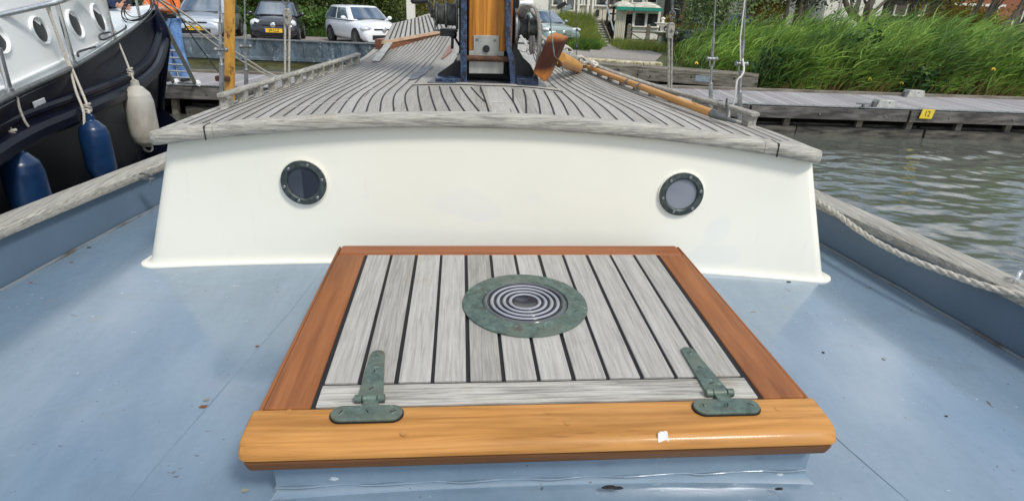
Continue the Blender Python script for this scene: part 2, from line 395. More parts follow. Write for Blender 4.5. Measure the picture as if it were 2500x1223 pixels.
MT['denim'] = simple('washed blue denim', (.07, .16, .36), (.17, .31, .56), .85, 0, 9, (1, 1, .7), bump=.5, bd=.02)
MT['skin'] = simple('skin', (.52, .28, .19), (.60, .34, .24), .5, 0, 20, bump=.05)
MT['hair'] = simple('brown hair', (.06, .035, .02), (.12, .07, .035), .6, 0, 60, (1, 1, .1), bump=.4)
MT['darkblue'] = simple('navy jacket cloth', (.010, .018, .06), (.02, .035, .09), .8, 0, 20, bump=.4)
MT['bulw'] = simple('shaded bulwark deck paint', (.085, .130, .185), (.105, .155, .215), .3, 0, 4, bump=.1, bd=.004)  # deck paint again, darkened so its colour carries the bulwark's shade
MT['bead'] = simple('scuffed pale paint bead', (.22, .26, .28), (.33, .38, .42), .5, 0, 30, bump=.3)
MT['seamb'] = simple('dirty blue paint bead', (.14, .17, .19), (.07, .05, .035), .6, 0, 9, bump=.4, a=.55, b=.68)
MT['greybase'] = simple('scuffed dark grey plate', (.045, .05, .065), (.12, .12, .14), .45, .2, 22, bump=.2)
MT['pane2'] = simple('dark blue curtain', (.012, .016, .028), (.02, .025, .04), .3, 0, 8, bump=0)
# ================================================================ the sailing boat we stand on
boat = thing('sailing_boat', 'blue grey decked sailing boat with cream cabin, teak roof and stepped orange mast', 'sailing boat')
boat.matrix_world = BOAT
HL = [(-1.2, -1.10), (-.4, -1.24), (.3, -1.29), (.8, -1.285), (1.1, -1.25), (1.47, -1.19), (2.03, -1.07), (2.6, -.93), (3.3, -.76), (4.0, -.56), (4.6, -.3), (5.0, .1)]
HR = [(-1.2, 1.30), (-.4, 1.40), (.3, 1.43), (.7, 1.39), (1.09, 1.32), (1.4, 1.26), (1.77, 1.18), (2.2, 1.10), (2.7, .98), (3.3, .82), (4.0, .62), (4.6, .4), (5.0, .1)]
def hull_x(y, s): return sp(HL if s < 0 else HR, y)
def sheer(y): return 0 if y < 2.2 else .035*(y-2.2)**2
def deck_z(x, y): return .032-.05*min(1.3, abs((x-.1)/1.1))**2+sheer(y)
ys = [-1.2+i*.1 for i in range(63)]
m = MB(); rows = []
for y in ys:
    a, b = hull_x(y, -1), hull_x(y, 1); rows.append([(a+(b-a)*k/28, y, deck_z(a+(b-a)*k/28, y)) for k in range(29)])
m.grid(rows).build('deck', MT['deck'], boat, 40)
# weld seams running fore and aft on the deck
m = MB()
for path in ([(800, 640), (720, 745), (640, 838), (560, 930), (500, 1000), (400, 1115), (310, 1223), (250, 1300)], [(1960, 990), (2060, 1085), (2225, 1228), (2300, 1292)]):
    P = []
    for px, py in path:
        p = L(px, py, z=.02)
        for _ in range(4): p = L(px, py, z=deck_z(p.x, p.y))
        P.append((p.x, p.y, deck_z(p.x, p.y)-.0005))
    m = MB(); m.tube(curve(P, 5), .0016, 6); m.build('weld_seam', MT['deck'], boat, 60)
# hull sides, bulwarks and caps
for s in (-1, 1):
    m = MB(); rows = []
    for y in ys:
        x = hull_x(y, s); zc = .088+sheer(y)*1.2
        rows.append([(x, y, deck_z(x, y)-.01), (x+s*.004, y, deck_z(x, y)+.05), (x+s*.010, y, zc), (x+s*.05, y, zc), (x+s*.055, y, zc-.12), (x-s*.03, y, -.5), (x-s*.2, y, -.95), (x-s*.35, y, -1.45)])
    m.grid(rows).build('bulwark', MT['bulw'] if 'bulw' in MT else MT['deck'], boat, 35)
    m = MB(); rows = []
    for y in ys:
        x = hull_x(y, s)+s*.035; z = .088+sheer(y)*1.2; hw = .050; pr = []
        for k in range(12):
            a = 2*math.pi*k/12; ca, sa = math.cos(a), math.sin(a)
            pr.append((x+hw*math.copysign(abs(ca)**.5, ca), y, z+.016+.017*math.copysign(abs(sa)**.6, sa)))
        rows.append(pr)
    m.grid(rows, closed=True).build('rail_cap', MT['teakrail'], boat, 50)
    m = MB(); P = []                                        # sealing bead where the bulwark meets the deck
    for y in ys[14:50]:
        x = hull_x(y, s); P.append((x-s*.006, y, deck_z(x, y)+.002+.0012*math.sin(y*37)))
    m.tube(P, .0055, 6).build('seam_bead', MT['seamb'], boat, 60)
# ---- cabin: curved roof and white trunk
EL = [(1.2, -.80), (1.38, -.785), (1.5, -.762), (1.84, -.72), (2.28, -.634), (3.0, -.49), (3.6, -.425), (4.2, -.32), (4.55, -.12), (4.7, .1)]
ER = [(1.2, .95), (1.42, .925), (1.70, .888), (2.2, .735), (2.97, .60), (3.6, .50), (4.2, .37), (4.55, .22), (4.7, .1)]
EZ = [(1.2, .372), (1.5, .37), (3.0, .37), (3.3, .388), (3.7, .43), (4.3, .50), (4.7, .56)]
def roof_z(x, y):
    a, b = sp(EL, y), sp(ER, y); hw = max(.05, (b-a)/2); q = (x-(a+b)/2)/hw
    return sp(EZ, y)+.066*min(1, hw/.84)*(1-min(1.2, q*q))
def aft_y(x): return 1.455-.053*(x-.1)+.012*(1-((x-.1)/.85)**2)
def RF(px, py, dz=0):
    p = L(px, py, z=.42)
    for _ in range(8): p = L(px, py, z=roof_z(p.x, p.y)+dz)
    return p
TOPT = .030
m = MB(); rows = []
NU = 36
for i in range(60):
    t = i/59; row = []
    for k in range(NU+1):
        u = k/NU; x0 = sp(EL, 1.5)*(1-u)+sp(ER, 1.5)*u; ya = aft_y(x0)+.004
        y = ya+(4.7-ya)*t; a, b = sp(EL, y)+.004, sp(ER, y)-.004; x = a+(b-a)*u
        row.append((x, y, roof_z(x, y)))
    rows.append(row)
roof = m.grid(rows).build('cabin_roof', MT['teakroof'], boat, 50)
# nosing: rounded teak moulding along the aft edge and both sides
def nose(path, nm, seg_gap=None):
    m = MB(); rows = []
    for (x, y, z, nx, ny) in path:
        pr = []
        for (o, h) in ((-.036, .0025), (-.004, .0025), (.003, .0005), (.0062, -.006), (.0062, -.024), (.002, -.030), (-.036, -.030)):
            pr.append((x+nx*o, y+ny*o, z+h))
        rows.append(pr)
    m.grid(rows, closed=True); n = len(rows[0])
    m.f += [tuple(range(n)), tuple((len(rows)-1)*n+k for k in range(n-1, -1, -1))]; m.m += [0, 0]
    return m.build(nm, MT['teaknose'], roof, 40)
xa, xb = sp(EL, 1.49), sp(ER, 1.41)
XS = [xa+.03+(xb-xa-.06)*k/50 for k in range(51)]
pth = []
for x in XS: pth.append((x, aft_y(x), roof_z(x, aft_y(x)), .0, -1))
jl, jr = 4, 46
nose(pth[jl:jr+1], 'nosing'); 
def corner(s):
    out = []; xe = xa if s < 0 else xb
    seq = pth[:jl+1][::-1] if s < 0 else pth[jr:]
    out += [(p[0]+(-.002*s if i == 0 else 0)+ (s*.003 if i == 0 else 0), p[1], p[2], 0, -1) for i, p in enumerate(seq)]
    x0, y0 = seq[-1][0], seq[-1][1]
    for k in range(1, 5):
        a = k/4*math.pi/2; x = x0+s*.03*math.sin(a); y = y0+.03*(1-math.cos(a)); out.append((x, y, roof_z(x, y), s*math.sin(a), -math.cos(a)))
    y = y0+.06
    while y < 4.6:
        x = sp(EL, y) if s < 0 else sp(ER, y); out.append((x, y, roof_z(x, y), s, -.15)); y += .06
    return out
nose(corner(-1), 'side_nosing'); nose(corner(1), 'side_nosing')
# caulking seams between planks
def strip(m, P, wd):
    P = [Vector(p) for p in P]; rows = []
    for i, p in enumerate(P):
        d = P[min(i+1, len(P)-1)]-P[max(i-1, 0)]; d.z = 0; d.normalize(); x = Vector((d.y, -d.x, 0))*wd/2
        a, b = p-x, p+x; rows.append([(a.x, a.y, roof_z(a.x, a.y)+.0012), (p.x, p.y, roof_z(p.x, p.y)+.0016), (b.x, b.y, roof_z(b.x, b.y)+.0012)])
    m.grid(rows)
m = MB()
inL = [RF(*p) for p in ((996, 274), (989, 245), (992, 227), (1006, 211), (1022, 195), (1045, 166), (1072, 133), (1092, 106))]
inR = [RF(*p) for p in ((1421, 281), (1398, 250), (1372, 227), (1345, 205), (1325, 183), (1312, 160), (1300, 128), (1288, 100))]
def tabof(P): return sorted([(p.y, p.x) for p in P])
tL, tR = tabof(inL), tabof(inR)
for (tab, E, s, n) in ((tL, EL, -1, 17), (tR, ER, 1, 13)):
    for k in range(n+1):
        f = k/n
        def xs(y): return sp(tab, y)*(1-f)+(sp(E, y)-s*.036)*f
        y = 1.38
        for _ in range(30): y = aft_y(xs(y))+.037
        if f > .90: y += (f-.9)*.6
        P = []; yy = y
        while yy < min(4.3, tab[-1][0]+.25 if k == 0 else 4.3): x = xs(yy); P.append((x, yy, 0)); yy += .05
        strip(m, P, .0042)
P = [(x, aft_y(x)+.037, 0) for x in XS[1:-1]]; strip(m, P, .0035)
for a in (((1020, 212), (1021, 235), (1029.5, 274)), ((1047, 212), (1053, 238), (1065, 274)), ((1073, 212), (1081, 238), (1100, 274)), ((1098, 213), (1113, 242), (1136, 275)),
          ((1124, 213), (1143, 240), (1171, 275)), ((1150, 214), (1168, 234), (1186, 251)), ((1173, 214), (1185, 246), (1194, 276)), ((1228, 216), (1252, 248), (1268, 279)),
          ((1252, 218), (1253, 250)), ((1278, 219), (1284, 245), (1285, 280)), ((1303, 221), (1314, 248), (1320, 281)), ((1328, 223), (1343, 250), (1354, 281)), ((1352, 225), (1372, 250), (1388, 282))):
    strip(m, curve([RF(*p) for p in a], 6), .0044)
m.build('caulking', MT['caulk'], roof, 60, fix=False)
m = MB(); A = [RF(*p) for p in ((1004, 210), (1090, 208), (1190, 211), (1290, 215), (1378, 226))]; B_ = [RF(*p) for p in ((1012, 206), (1092, 203), (1190, 206), (1290, 210), (1368, 220))]
m.grid([[(p.x, p.y, roof_z(p.x, p.y)+.003) for p in curve(A, 4)], [(p.x, p.y, roof_z(p.x, p.y)+.003) for p in curve(B_, 4)]]).build('cross_plank', MT['teaknose'], roof)
for x in (-.622, .80):
    m = MB(); y_ = aft_y(x); z_ = roof_z(x, y_); m.hexa([(x-.0013, y_-.0085, z_-.031), (x+.0013, y_-.0085, z_-.031), (x+.0013, y_+.036, z_-.01), (x-.0013, y_+.036, z_-.01), (x-.0013, y_-.0072, z_+.0032), (x+.0013, y_-.0072, z_+.0032), (x+.0013, y_+.036, z_+.0036), (x-.0013, y_+.036, z_+.0036)]); m.build('scarf_joint', MT['caulk'], roof)
# repair scuffs: pale marks on the planks
# white trunk
NZ = 14
def trunk_row(t):
    """outline in plan at relative height t, with flange at the foot"""
    fl = [(0, .028), (.004, .026), (.011, .006), (.03, .002), (.06, 0)]
    o = 0
    for i in range(len(fl)-1):
        if fl[i][0] <= t <= fl[i+1][0]: q = (t-fl[i][0])/(fl[i+1][0]-fl[i][0]); o = fl[i][1]*(1-q)+fl[i+1][1]*q
    pts = []
    bl, br = Vector((-.855, 1.530)), Vector((1.035, 1.422)); tl, tr_ = Vector((-.740, 1.538)), Vector((.922, 1.442))
    l = bl.lerp(tl, t); r = br.lerp(tr_, t); rad = .035+o; oy = o*.38; ry = .035+oy
    n1 = Vector((0, -1))
    def side(s, y): return (sp(EL, y)+.02-(1-t)*.113) if s < 0 else (sp(ER, y)-.02+(1-t)*.113)
    for k in range(12): y = 4.3-(4.3-l.y-.12)*k/11; pts.append((side(-1, y)-o, y))
    for k in range(7): a = k/6*math.pi/2; pts.append((l.x-o+rad-rad*math.cos(a), l.y-oy+ry-ry*math.sin(a)))
    for k in range(1, 40):
        q = k/40; x = (l.x-o+rad)*(1-q)+(r.x+o-rad)*q; y = (l.y-oy)*(1-q)+(r.y-oy)*q-.012*math.sin(math.pi*q)*0; pts.append((x, y))
    for k in range(7): a = k/6*math.pi/2; pts.append((r.x+o-rad+rad*math.sin(a), r.y-oy+ry-ry*math.cos(a)))
    for k in range(12): y = r.y+.12+(4.3-r.y-.12)*k/11; pts.append((side(1, y)+o, y))
    return pts
m = MB(); rows = []
for t in (0, .002, .004, .008, .011, .02, .03, .06, .07, .09, .11, .14, .2, .3, .45, .6, .75, .9, 1.0):
    row = []
    for (x, y) in trunk_row(t):
        zb = deck_z(x, y)+(.004 if t > 0 else 0); zt = roof_z(x, max(1.45, y))-.012
        row.append((x, y, zb+(zt-zb)*t))
    rows.append(row)
cabin = m.grid(rows).build('cabin_trunk', MT['white'], boat, 45)
# portholes
def porthole(px, py, lab, pm, half=False):
    c = L(px, py, y=1.49)
    for _ in range(5):
        t_ = c.z/.37; ya_, yb_ = 1.530+.008*t_, 1.422+.020*t_; xa_, xb_ = -.855+.115*t_, 1.035-.113*t_
        c = L(px, py, y=ya_+(yb_-ya_)*(c.x-xa_)/(xb_-xa_)-.005)
    nrm = Vector((.055, 1, -.03)).normalized(); T = Matrix.Translation(c) @ nrm.to_track_quat('-Z', 'Y').to_matrix().to_4x4() 
    r0 = .0575
    m = MB(); m.lathe([(r0-.003, -.004), (r0+.0015, .003), (r0, .0065), (r0-.012, .0075), (r0-.016, .005), (r0-.017, -.002)], 40, T, cap=False)
    ring = m.build('porthole', MT['dkpatina'], cabin, 35); ring['label'] = lab
    m = MB(); m.lathe([(.0001, .0005), (r0-.016, .0005)], 40, T, cap=False); m.build('pane', pm, ring, 30)
    for k in range(6):
        m = MB(); a = R(60*k+12); q = T @ Matrix.Translation(((r0-.0075)*math.cos(a), (r0-.0075)*math.sin(a), .0075)) @ Matrix.Scale(.0042, 4)
        m.lathe([(1, 0), (1, .35), (.75, .6), (.42, .55), (.35, .25), (.0001, .2)], 12, q); m.build('screw', MT['galv'], ring, 40)
    m = MB(); m.lathe([(r0+.004, -.004), (r0+.004, .0015), (r0-.002, .002)], 40, T, cap=False); m.build('sealant', MT['white'], ring, 40)
    if half:
        m = MB(); P = [(0, -(r0-.0165))]+[((r0-.0165)*math.cos(a), (r0-.0165)*math.sin(a)) for a in [R(-90+180*k/20) for k in range(21)]]
        m.prism([(x-.003, y, .0008) for x, y in P], (0, 0, .0006), T); m.build('curtain', MT['pane2'] if 'pane2' in MT else MT['pane'], ring)
porthole(742, 446, 'left porthole, dark glass half covered', MT['pane'], True)
porthole(1663, 474, 'right porthole, pale grey glass', MT['panel'])
# ---- hand rails along the roof edge
for s, y0, y1, n in ((-1, 1.78, 2.86, 12), (1, 1.66, 3.6, 17)):
    m = MB(); P = []
    E = EL if s < 0 else ER
    def rx(y): return sp(E, y)-s*.050
    nn = 60; rows = []; zt = .037
    for i in range(nn+1):
        y = y0+(y1-y0)*i/nn; x = rx(y); z = roof_z(x, y)+zt; pr = []
        for k in range(10):
            a = 2*math.pi*k/10; ca, sa = math.cos(a), math.sin(a); pr.append((x+.0145*math.copysign(abs(ca)**.7, ca), y, z+.0078*math.copysign(abs(sa)**.7, sa)))
        rows.append(pr)
    m.grid(rows, closed=True); nvr = 10
    m.f += [tuple(range(nvr)), tuple(nn*nvr+k for k in range(nvr-1, -1, -1))]; m.m += [0, 0]
    for k in range(n):
        y = y0+.022+(y1-y0-.044)*k/(n-1); x = rx(y); z0 = roof_z(x, y)-.003; z1 = roof_z(x, y)+zt-.003
        rows = []
        for q in range(7):
            t = q/6; f = (.013 if 0 < k < n-1 else .021)+.010*(2*t-1)**4; z = z0+(z1-z0)*t; rows.append([(x-.0125, y-f, z), (x+.0125, y-f, z), (x+.0125, y+f, z), (x-.0125, y+f, z)])
        m.grid(rows, closed=True)
    m.build('hand_rail', MT['teakrail'], roof, 40, bevel=.002)
# ---- aft hatch
hz = .14
m = MB()
def frame_piece(mb, q, z0=.100, z1=hz): mb.hexa([(x, y, z0) for x, y in q]+[(x, y, z1) for x, y in q])
frame_piece(m, [(-.289, 1.297), (.549, 1.297), (.549, 1.353), (-.289, 1.353)])
hatch = m.build('hatch', MT['varnx'], boat, bevel=.006, seg=3); hatch['label'] = 'square wooden hatch with planked lid and bronze hinges'
for s in (0, 1):
    m = MB(); q = [(-.297, .743), (-.228, .743), (-.2265, 1.2965), (-.2895, 1.2965)] if s == 0 else [(.489, .743), (.560, .743), (.5495, 1.2965), (.4865, 1.2965)]
    frame_piece(m, q); 
    e = [(-.306, .743), (-.298, .743), (-.2905, 1.352), (-.297, 1.352)] if s == 0 else [(.5612, .743), (.5695, .743), (.5575, 1.352), (.5505, 1.352)]
    frame_piece(m, e, .100, hz-.003)
    m.build('side_rail', MT['varny'], hatch, bevel=.003)
# front rail with a rounded nose
m = MB(); rows = []; prof = [(.741, .117), (.741, hz+.0005), (.690, hz), (.672, hz-.002), (.663, hz-.007), (.6575, hz-.014), (.6555, hz-.0195), (.6558, hz-.0228), (.67, .1172), (.70, .1170)]
for k in range(61):
    q = k/60; q = .5-.5*math.cos(math.pi*q) if 0 else q; q = q if .08 < q < .92 else (q*q/.08 if q < .5 else 1-(1-q)**2/.08); x = -.3115+(.572+.3115)*q; e = min(q, 1-q)*.8835
    inn = 0 if e > .016 else .012*(1-math.sqrt(max(0, 1-(1-e/.016)**2)))
    rows.append([(x, y+(inn*(1 if y < .70 else 0)), z) for y, z in prof])
m.grid(rows, closed=True); n = len(prof); m.f += [tuple(range(n)), tuple(60*n+k for k in range(n-1, -1, -1))]; m.m += [0, 0]
m.build('front_rail', MT['varn'], hatch, 50, bevel=.003)
m = MB(); m.hexa([(-.298, .6605, .097), (.558, .6605, .097), (.552, .742, .097), (-.292, .742, .097), (-.304, .6565, .1165), (.564, .6565, .1165), (.563, .742, .1165), (-.303, .742, .1165)]); m.build('rail_lower_strip', MT['under'], hatch, bevel=.004)  # separate darker brown strip along the lower edge of the front rail
m = MB()
for (px, py) in ((705, 1005), (1338, 1005), (985, 1058), (1900, 998), (1385, 1032)):
    p = L(px, py, z=hz); m = MB(); m.lathe([(.0001, hz+.0006), (.0052, hz+.0006)], 14, Matrix.Translation((p.x, p.y, 0.0003)), cap=False); m.build('wood_plug', MT['varn'], hatch)
m = MB(); p = L(1622, 1074, z=hz-.008); g = random.Random(4); m.prism([(p.x+.009*q*math.cos(a), .6585+.0005, p.z+.016*q*math.sin(a)) for a, q in [(2*math.pi*k/14, g.uniform(.6, 1.2)) for k in range(14)]], (0, .003, 0)); m.v = [(x, y+.5*max(0, z-.128), z) for x, y, z in m.v]; m.build('white_fleck', MT['chalk'], hatch)
for px, py, r_ in ((1488, 1188, .008), (1508, 1190, .006), (1902, 1192, .0045), (1925, 688, .005), (218, 604, .005), (1662, 641, .0)):
    if r_:
        p = L(px, py, z=.03)
        for _ in range(3): p = L(px, py, z=deck_z(p.x, p.y)+(.014 if py > 1100 else .001))
        m = MB(); m.lathe([(.0001, .0012), (r_*.7, .0012), (r_, -.001)], 9, Matrix.Translation(p) @ Matrix.Diagonal((1.6, .5, 1, 1)), cap=False); m.build('paint_chip', MT['chip'], boat)
m = MB(); m.box((.13, 1.0, .130), (.72, .60, .014)); m.build('lid_caulking', MT['caulk'], hatch)
m = MB(); x0 = -.2185; pit = (.4785-x0+.006)/12
for k in range(12):
    a = x0+k*pit; b = a+pit-.0068; jt = rnd.uniform(-.0006, .0006)
    m.box(((a+b)/2+jt, (.803+1.294)/2, .1355), (b-a, 1.294-.803, .0105))
m.build('lid_planks', MT['teakh'], hatch, bevel=.0011)
m = MB(); m.box((.13, .7705, .1355), (.7005, .0525, .0107)); m.build('lid_end_board', MT['teakx'], hatch, bevel=.0012)
# bronze ring with a ribbed glass deck prism
cx, cy = .1305, 1.054
T = Matrix.Translation((cx, cy, .1412))
m = MB(); m.lathe([(.0835, 0), (.125, 0), (.1275, .001), (.1268, .0035), (.115, .0052), (.094, .0056), (.091, .0072), (.0885, .0072), (.0865, .004), (.0855, .0002)], 72, T, cap=False)
ring = m.build('deck_light', MT['patina'], hatch, 40); ring['label'] = 'round green bronze deck light with ribbed glass'
m = MB(); pr = []
for i in range(73):
    r = .0858*(1-i/72); z = .0012
    if r > .024: z += .0042*(.5-.5*math.cos(2*math.pi*(r-.024)/.0125))
    else: z += .0034*(1-(r/.024)**2)*.0-.002+.0045*(r/.024)**2*.6
    pr.append((max(r, .0001), z))
m.lathe(pr, 72, T @ Matrix.Translation((0, 0, .0025)), cap=False)
t = NT('ribbed smoky glass'); vv = t.coord(loc=(-cx, -cy, 0)); xs_ = t.sepx(vv); rr = t.math('SQRT', t.math('ADD', t.math('MULTIPLY', xs_[0], xs_[0]), t.math('MULTIPLY', xs_[1], xs_[1])))
ph = t.math('COSINE', t.math('MULTIPLY', t.math('SUBTRACT', rr, .024), 2*math.pi/.0125))
cc = t.ramp(ph, -.86, -.55, (.30, .31, .34), (.014, .015, .022)); core = t.math('LESS_THAN', rr, .022); cc = t.mix(core, cc, (.03, .032, .042)); outr = t.math('GREATER_THAN', rr, .077); cc = t.mix(outr, cc, (.10, .11, .11))
MT['prism'] = t.set(cc, .12, spec=.35, coat=.15)
m.build('glass', MT['prism'], ring, 60)
def screw(mb, x, y, z, r=.0048, a=.4, T=None):
    Q = Matrix.Translation((x, y, z)) @ Matrix.Rotation(a, 4, 'Z')
    if T: Q = T @ Q
    mb.lathe([(r, -.001), (r, .0004), (r*.85, .0010)], 16, Q)
    mb.mi = 1; mb.box((0, 0, .0011), (r*1.7, r*.26, .0005), Q); mb.mi = 0
for k in range(6): m = MB(); a = R(38+60*k); screw(m, cx+.107*math.cos(a), cy+.107*math.sin(a), .1412+.0052, .0045, a*1.7); m.build('screw', [MT['patina'], MT['void']], ring, 40)
# T hinges
def hinge(x, y, lean, lab):
    Z = .1412
    T = Matrix.Translation((x, y, Z)) @ Matrix.Rotation(0, 4, 'Z')
    m = MB(); P = []
    hw, hd = .053, .0168                                     # stadium leaf on the front rail
    for k in range(13): a = R(90+180*k/12); P.append((-hw+hd+hd*math.cos(a), -.018+hd*math.sin(a), 0))
    for k in range(13): a = R(-90+180*k/12); P.append((hw-hd+hd*math.cos(a), -.018+hd*math.sin(a), 0))
    m.prism(P, (0, 0, .0052), T); m.box((.003, .004, .004), (.024, .022, .005), T)
    h = m.build('hinge', MT['patina'], hatch, bevel=.0014); h['label'] = lab
    m = MB(); m.prism([(x*1.035, -.018+(y+.018)*1.09, -.001) for x, y, z in P], (0, 0, .0022), T); m.build('gap_underlay', MT['void'], h)  # black underlay puts the dark gap below the leaf into colour
    ln = .136; P = [(-.020+.0, .016, 0), (.020, .016, 0)]
    P = [(-.0195, .014, 0), (.0205, .014, 0)]+[(lean+.0120*math.cos(a), ln+.0120*math.sin(a), 0) for a in [R(180*k/10) for k in range(11)]]
    m = MB(); m.prism(P, (0, 0, .0042), T); m.build('strap', MT['patina'], h, bevel=.001)
    m = MB()
    for a, b in ((-.0225, -.0115), (-.0105, .0115), (.0125, .0235)): m.rod((a, .013, .0055), (b, .013, .0055), .0062 if a == -.0105 else .0068, 16, T)
    m.build('knuckle', MT['patina'], h, 50, bevel=.0008)
    for dx in (-.038, .001, .039): m = MB(); screw(m, dx, -.018, .0052, .0056, rnd.uniform(.2, 2.5), T); m.build('screw', [MT['patina'], MT['void']], h, 40)
    for q in (.14, .55, .97): m = MB(); screw(m, lean*q, .024+(ln-.028)*q, .0042, .005, rnd.uniform(.2, 2.5), T); m.build('screw', [MT['patina'], MT['void']], h, 40)
pl_, pr_ = L(902, 985, z=hz), L(1765, 985, z=hz)
hinge(pl_.x, .741, -.003, 'left bronze T hinge'); hinge(pr_.x, .737, -.007, 'right bronze T hinge')
# coaming
m = MB(); rows = []
for (o, z) in ((.016, .024), (.006, .029), (.001, .036), (0, .050), (0, .100)):
    a, b, c, d = -.273-o, .552+o, .684-o, 1.345+o
    ring_ = []
    for (p, q, ux, uy) in ((a, c, 1, 0), (b, c, 0, 1), (b, d, -1, 0), (a, d, 0, -1)):
        ln = (b-a) if ux else (d-c)
        for k in range(10): ring_.append((p+ux*ln*k/10, q+uy*ln*k/10, z-(.004 if o > .012 else 0)))
    rows.append(ring_)
m.grid(rows, closed=True).build('hatch_coaming', MT['deck'], hatch, 35)
m = MB(); m.tube(curve([(-.274+.827*k/24, .6825-.002*math.sin(k*1.7), .0430+.0007*math.sin(k*2.9)) for k in range(25)], 4), .0016, 6).build('paint_bead', MT['deck'], hatch, 60)
for px, py, r_, mt in ((497, 992, .0055, 'rustp'), (628, 845, .003, 'rustp'), (598, 1196, .004, 'stainp'), (505, 975, .004, 'stainp'), (75, 690, .004, 'rustp'), (175, 640, .003, 'rustp'), (2158, 876, .004, 'stainp'), (2310, 1015, .0025, 'chip'), (2010, 860, .003, 'chip')):
    p = L(px, py, z=.0)
    for _ in range(4): p = L(px, py, z=deck_z(p.x, p.y)+.0008)
    g = random.Random(px); m = MB(); m.prism([(p.x+r_*1.6*g.uniform(.5, 1.2)*math.cos(a), p.y+r_*g.uniform(.5, 1.2)*math.sin(a), p.z) for a in [2*math.pi*k/11 for k in range(11)]], (0, 0, .0006)); m.build('rust_spot', MT[mt], boat)
# ---- tabernacle and mast
ty = RF(1180, 205).y
def Q(px, py, dy=0): return L(px, py, y=ty+dy)
A = [RF(*p) for p in ((1043, 206), (1335, 216), (1308, 193), (1062, 190))]
m = MB(); m.hexa([(p.x, p.y, roof_z(p.x, p.y)-.01) for p in A]+[(p.x, p.y, roof_z(p.x, p.y)+.006) for p in A]); tab = m.build('tabernacle', MT['greybase'] if 'greybase' in MT else MT['blueiron'], boat, bevel=.002); tab['label'] = 'navy painted steel mast tabernacle'
def cheek(xs):
    m = MB(); pts = [(Q(px, py).x, Q(px, py).z) for px, py in xs]
    n = len(pts)//2; f = [(x, ty, z) for x, z in pts]; m.prism(f, (0, .13, 0)); return m.build('cheek_plate', MT['blueiron'], tab, bevel=.0015)
cheek([(1125, -330), (1140, -330), (1140, 203), (1124, 203)]); cheek([(1232, -330), (1248, -330), (1247, 90), (1248, 118), (1258, 150), (1259, 206), (1246, 206), (1243, 150), (1235, 118), (1234, 90)])
for P in ([(1125, 108), (1118, 135), (1107, 154), (1088, 168), (1071, 179), (1064, 190), (1064, 203), (1125, 203)], [(1248, 95), (1256, 108), (1268, 125), (1278, 142), (1295, 158), (1304, 176), (1310, 195), (1310, 203), (1256, 206)]):
    m = MB(); m.prism([Q(px, py, .05) for px, py in P], (0, .012, 0)); m.build('gusset', MT['void'], tab, bevel=.0015)
for a, b in ((1064, 1125), (1258, 1312)):
    m = MB(); p, q = Q(a, 202, .03), Q(b, 204, .03); m.hexa([(p.x, ty+.0, p.z-.01), (q.x, ty, p.z-.01), (q.x, ty+.1, p.z-.01), (p.x, ty+.1, p.z-.01), (p.x, ty+.0, p.z+.019), (q.x, ty, p.z+.019), (q.x, ty+.1, p.z+.022), (p.x, ty+.1, p.z+.022)]); m.build('foot_flange', MT['blueiron'], tab, bevel=.002)
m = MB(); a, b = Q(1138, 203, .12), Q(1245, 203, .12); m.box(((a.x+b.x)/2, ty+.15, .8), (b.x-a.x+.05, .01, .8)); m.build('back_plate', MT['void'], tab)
m = MB(); a, b = Q(1128, 144, .01), Q(1246, 145, .01); m.rod((a.x-.01, ty+.03, a.z), (b.x, ty+.03, a.z), .0095, 14); m.build('pivot_bolt', MT['rust'], tab, 50)
m = MB(); a = Q(1121, 142, .02); m.lathe([(.014, -.008), (.014, .006)], 6, Matrix.Translation((a.x, ty+.03, a.z)) @ Matrix.Rotation(R(90), 4, 'Y')); m.build('bolt_head', MT['plate'], tab, bevel=.002)
l, r = Q(1144, 120, .045), Q(1235, 120, .045)
m = MB(); zb = Q(1190, 126, .045).z; m.box(((l.x+r.x)/2, ty+.105, zb+4.0), (r.x-l.x, .12, 8.0)); mast = m.build('mast', MT['mast'], boat, bevel=.004)
zt = Q(1190, 88, .04).z; P = [(1145, 180), (1229, 181), (1231, 126), (1218, 125), (1218, 88), (1156, 87), (1156, 124), (1145, 125)]
m = MB(); m.prism([Q(px, py, .040) for px, py in P], (0, .010, 0)); pl = m.build('mast_foot_plate', MT['plate'], mast, bevel=.001)
m = MB(); c = Q(1187, 120, .0385); m.lathe([(.0001, 0), (.0115, 0), (.0115, .004)], 24, Matrix.Translation(c) @ Matrix.Rotation(R(90), 4, 'X')); m.build('bolt_hole', MT['void'], pl)
for px, py in ((1165, 97), (1208, 99)): m = MB(); m.lathe([(.0045, 0), (.0045, .002), (.003, .0025), (.0001, .0015)], 14, Matrix.Translation(Q(px, py, .040)) @ Matrix.Rotation(R(90), 4, 'X')); m.build('screw', MT['greymet'], pl, 40)
m = MB(); m.box((l.x-.012, ty+.06, 1.3), (.008, .10, 1.6)); m.box((r.x+.012, ty+.06, 1.3), (.008, .10, 1.6)); m.build('side_packing', MT['varny'], mast)
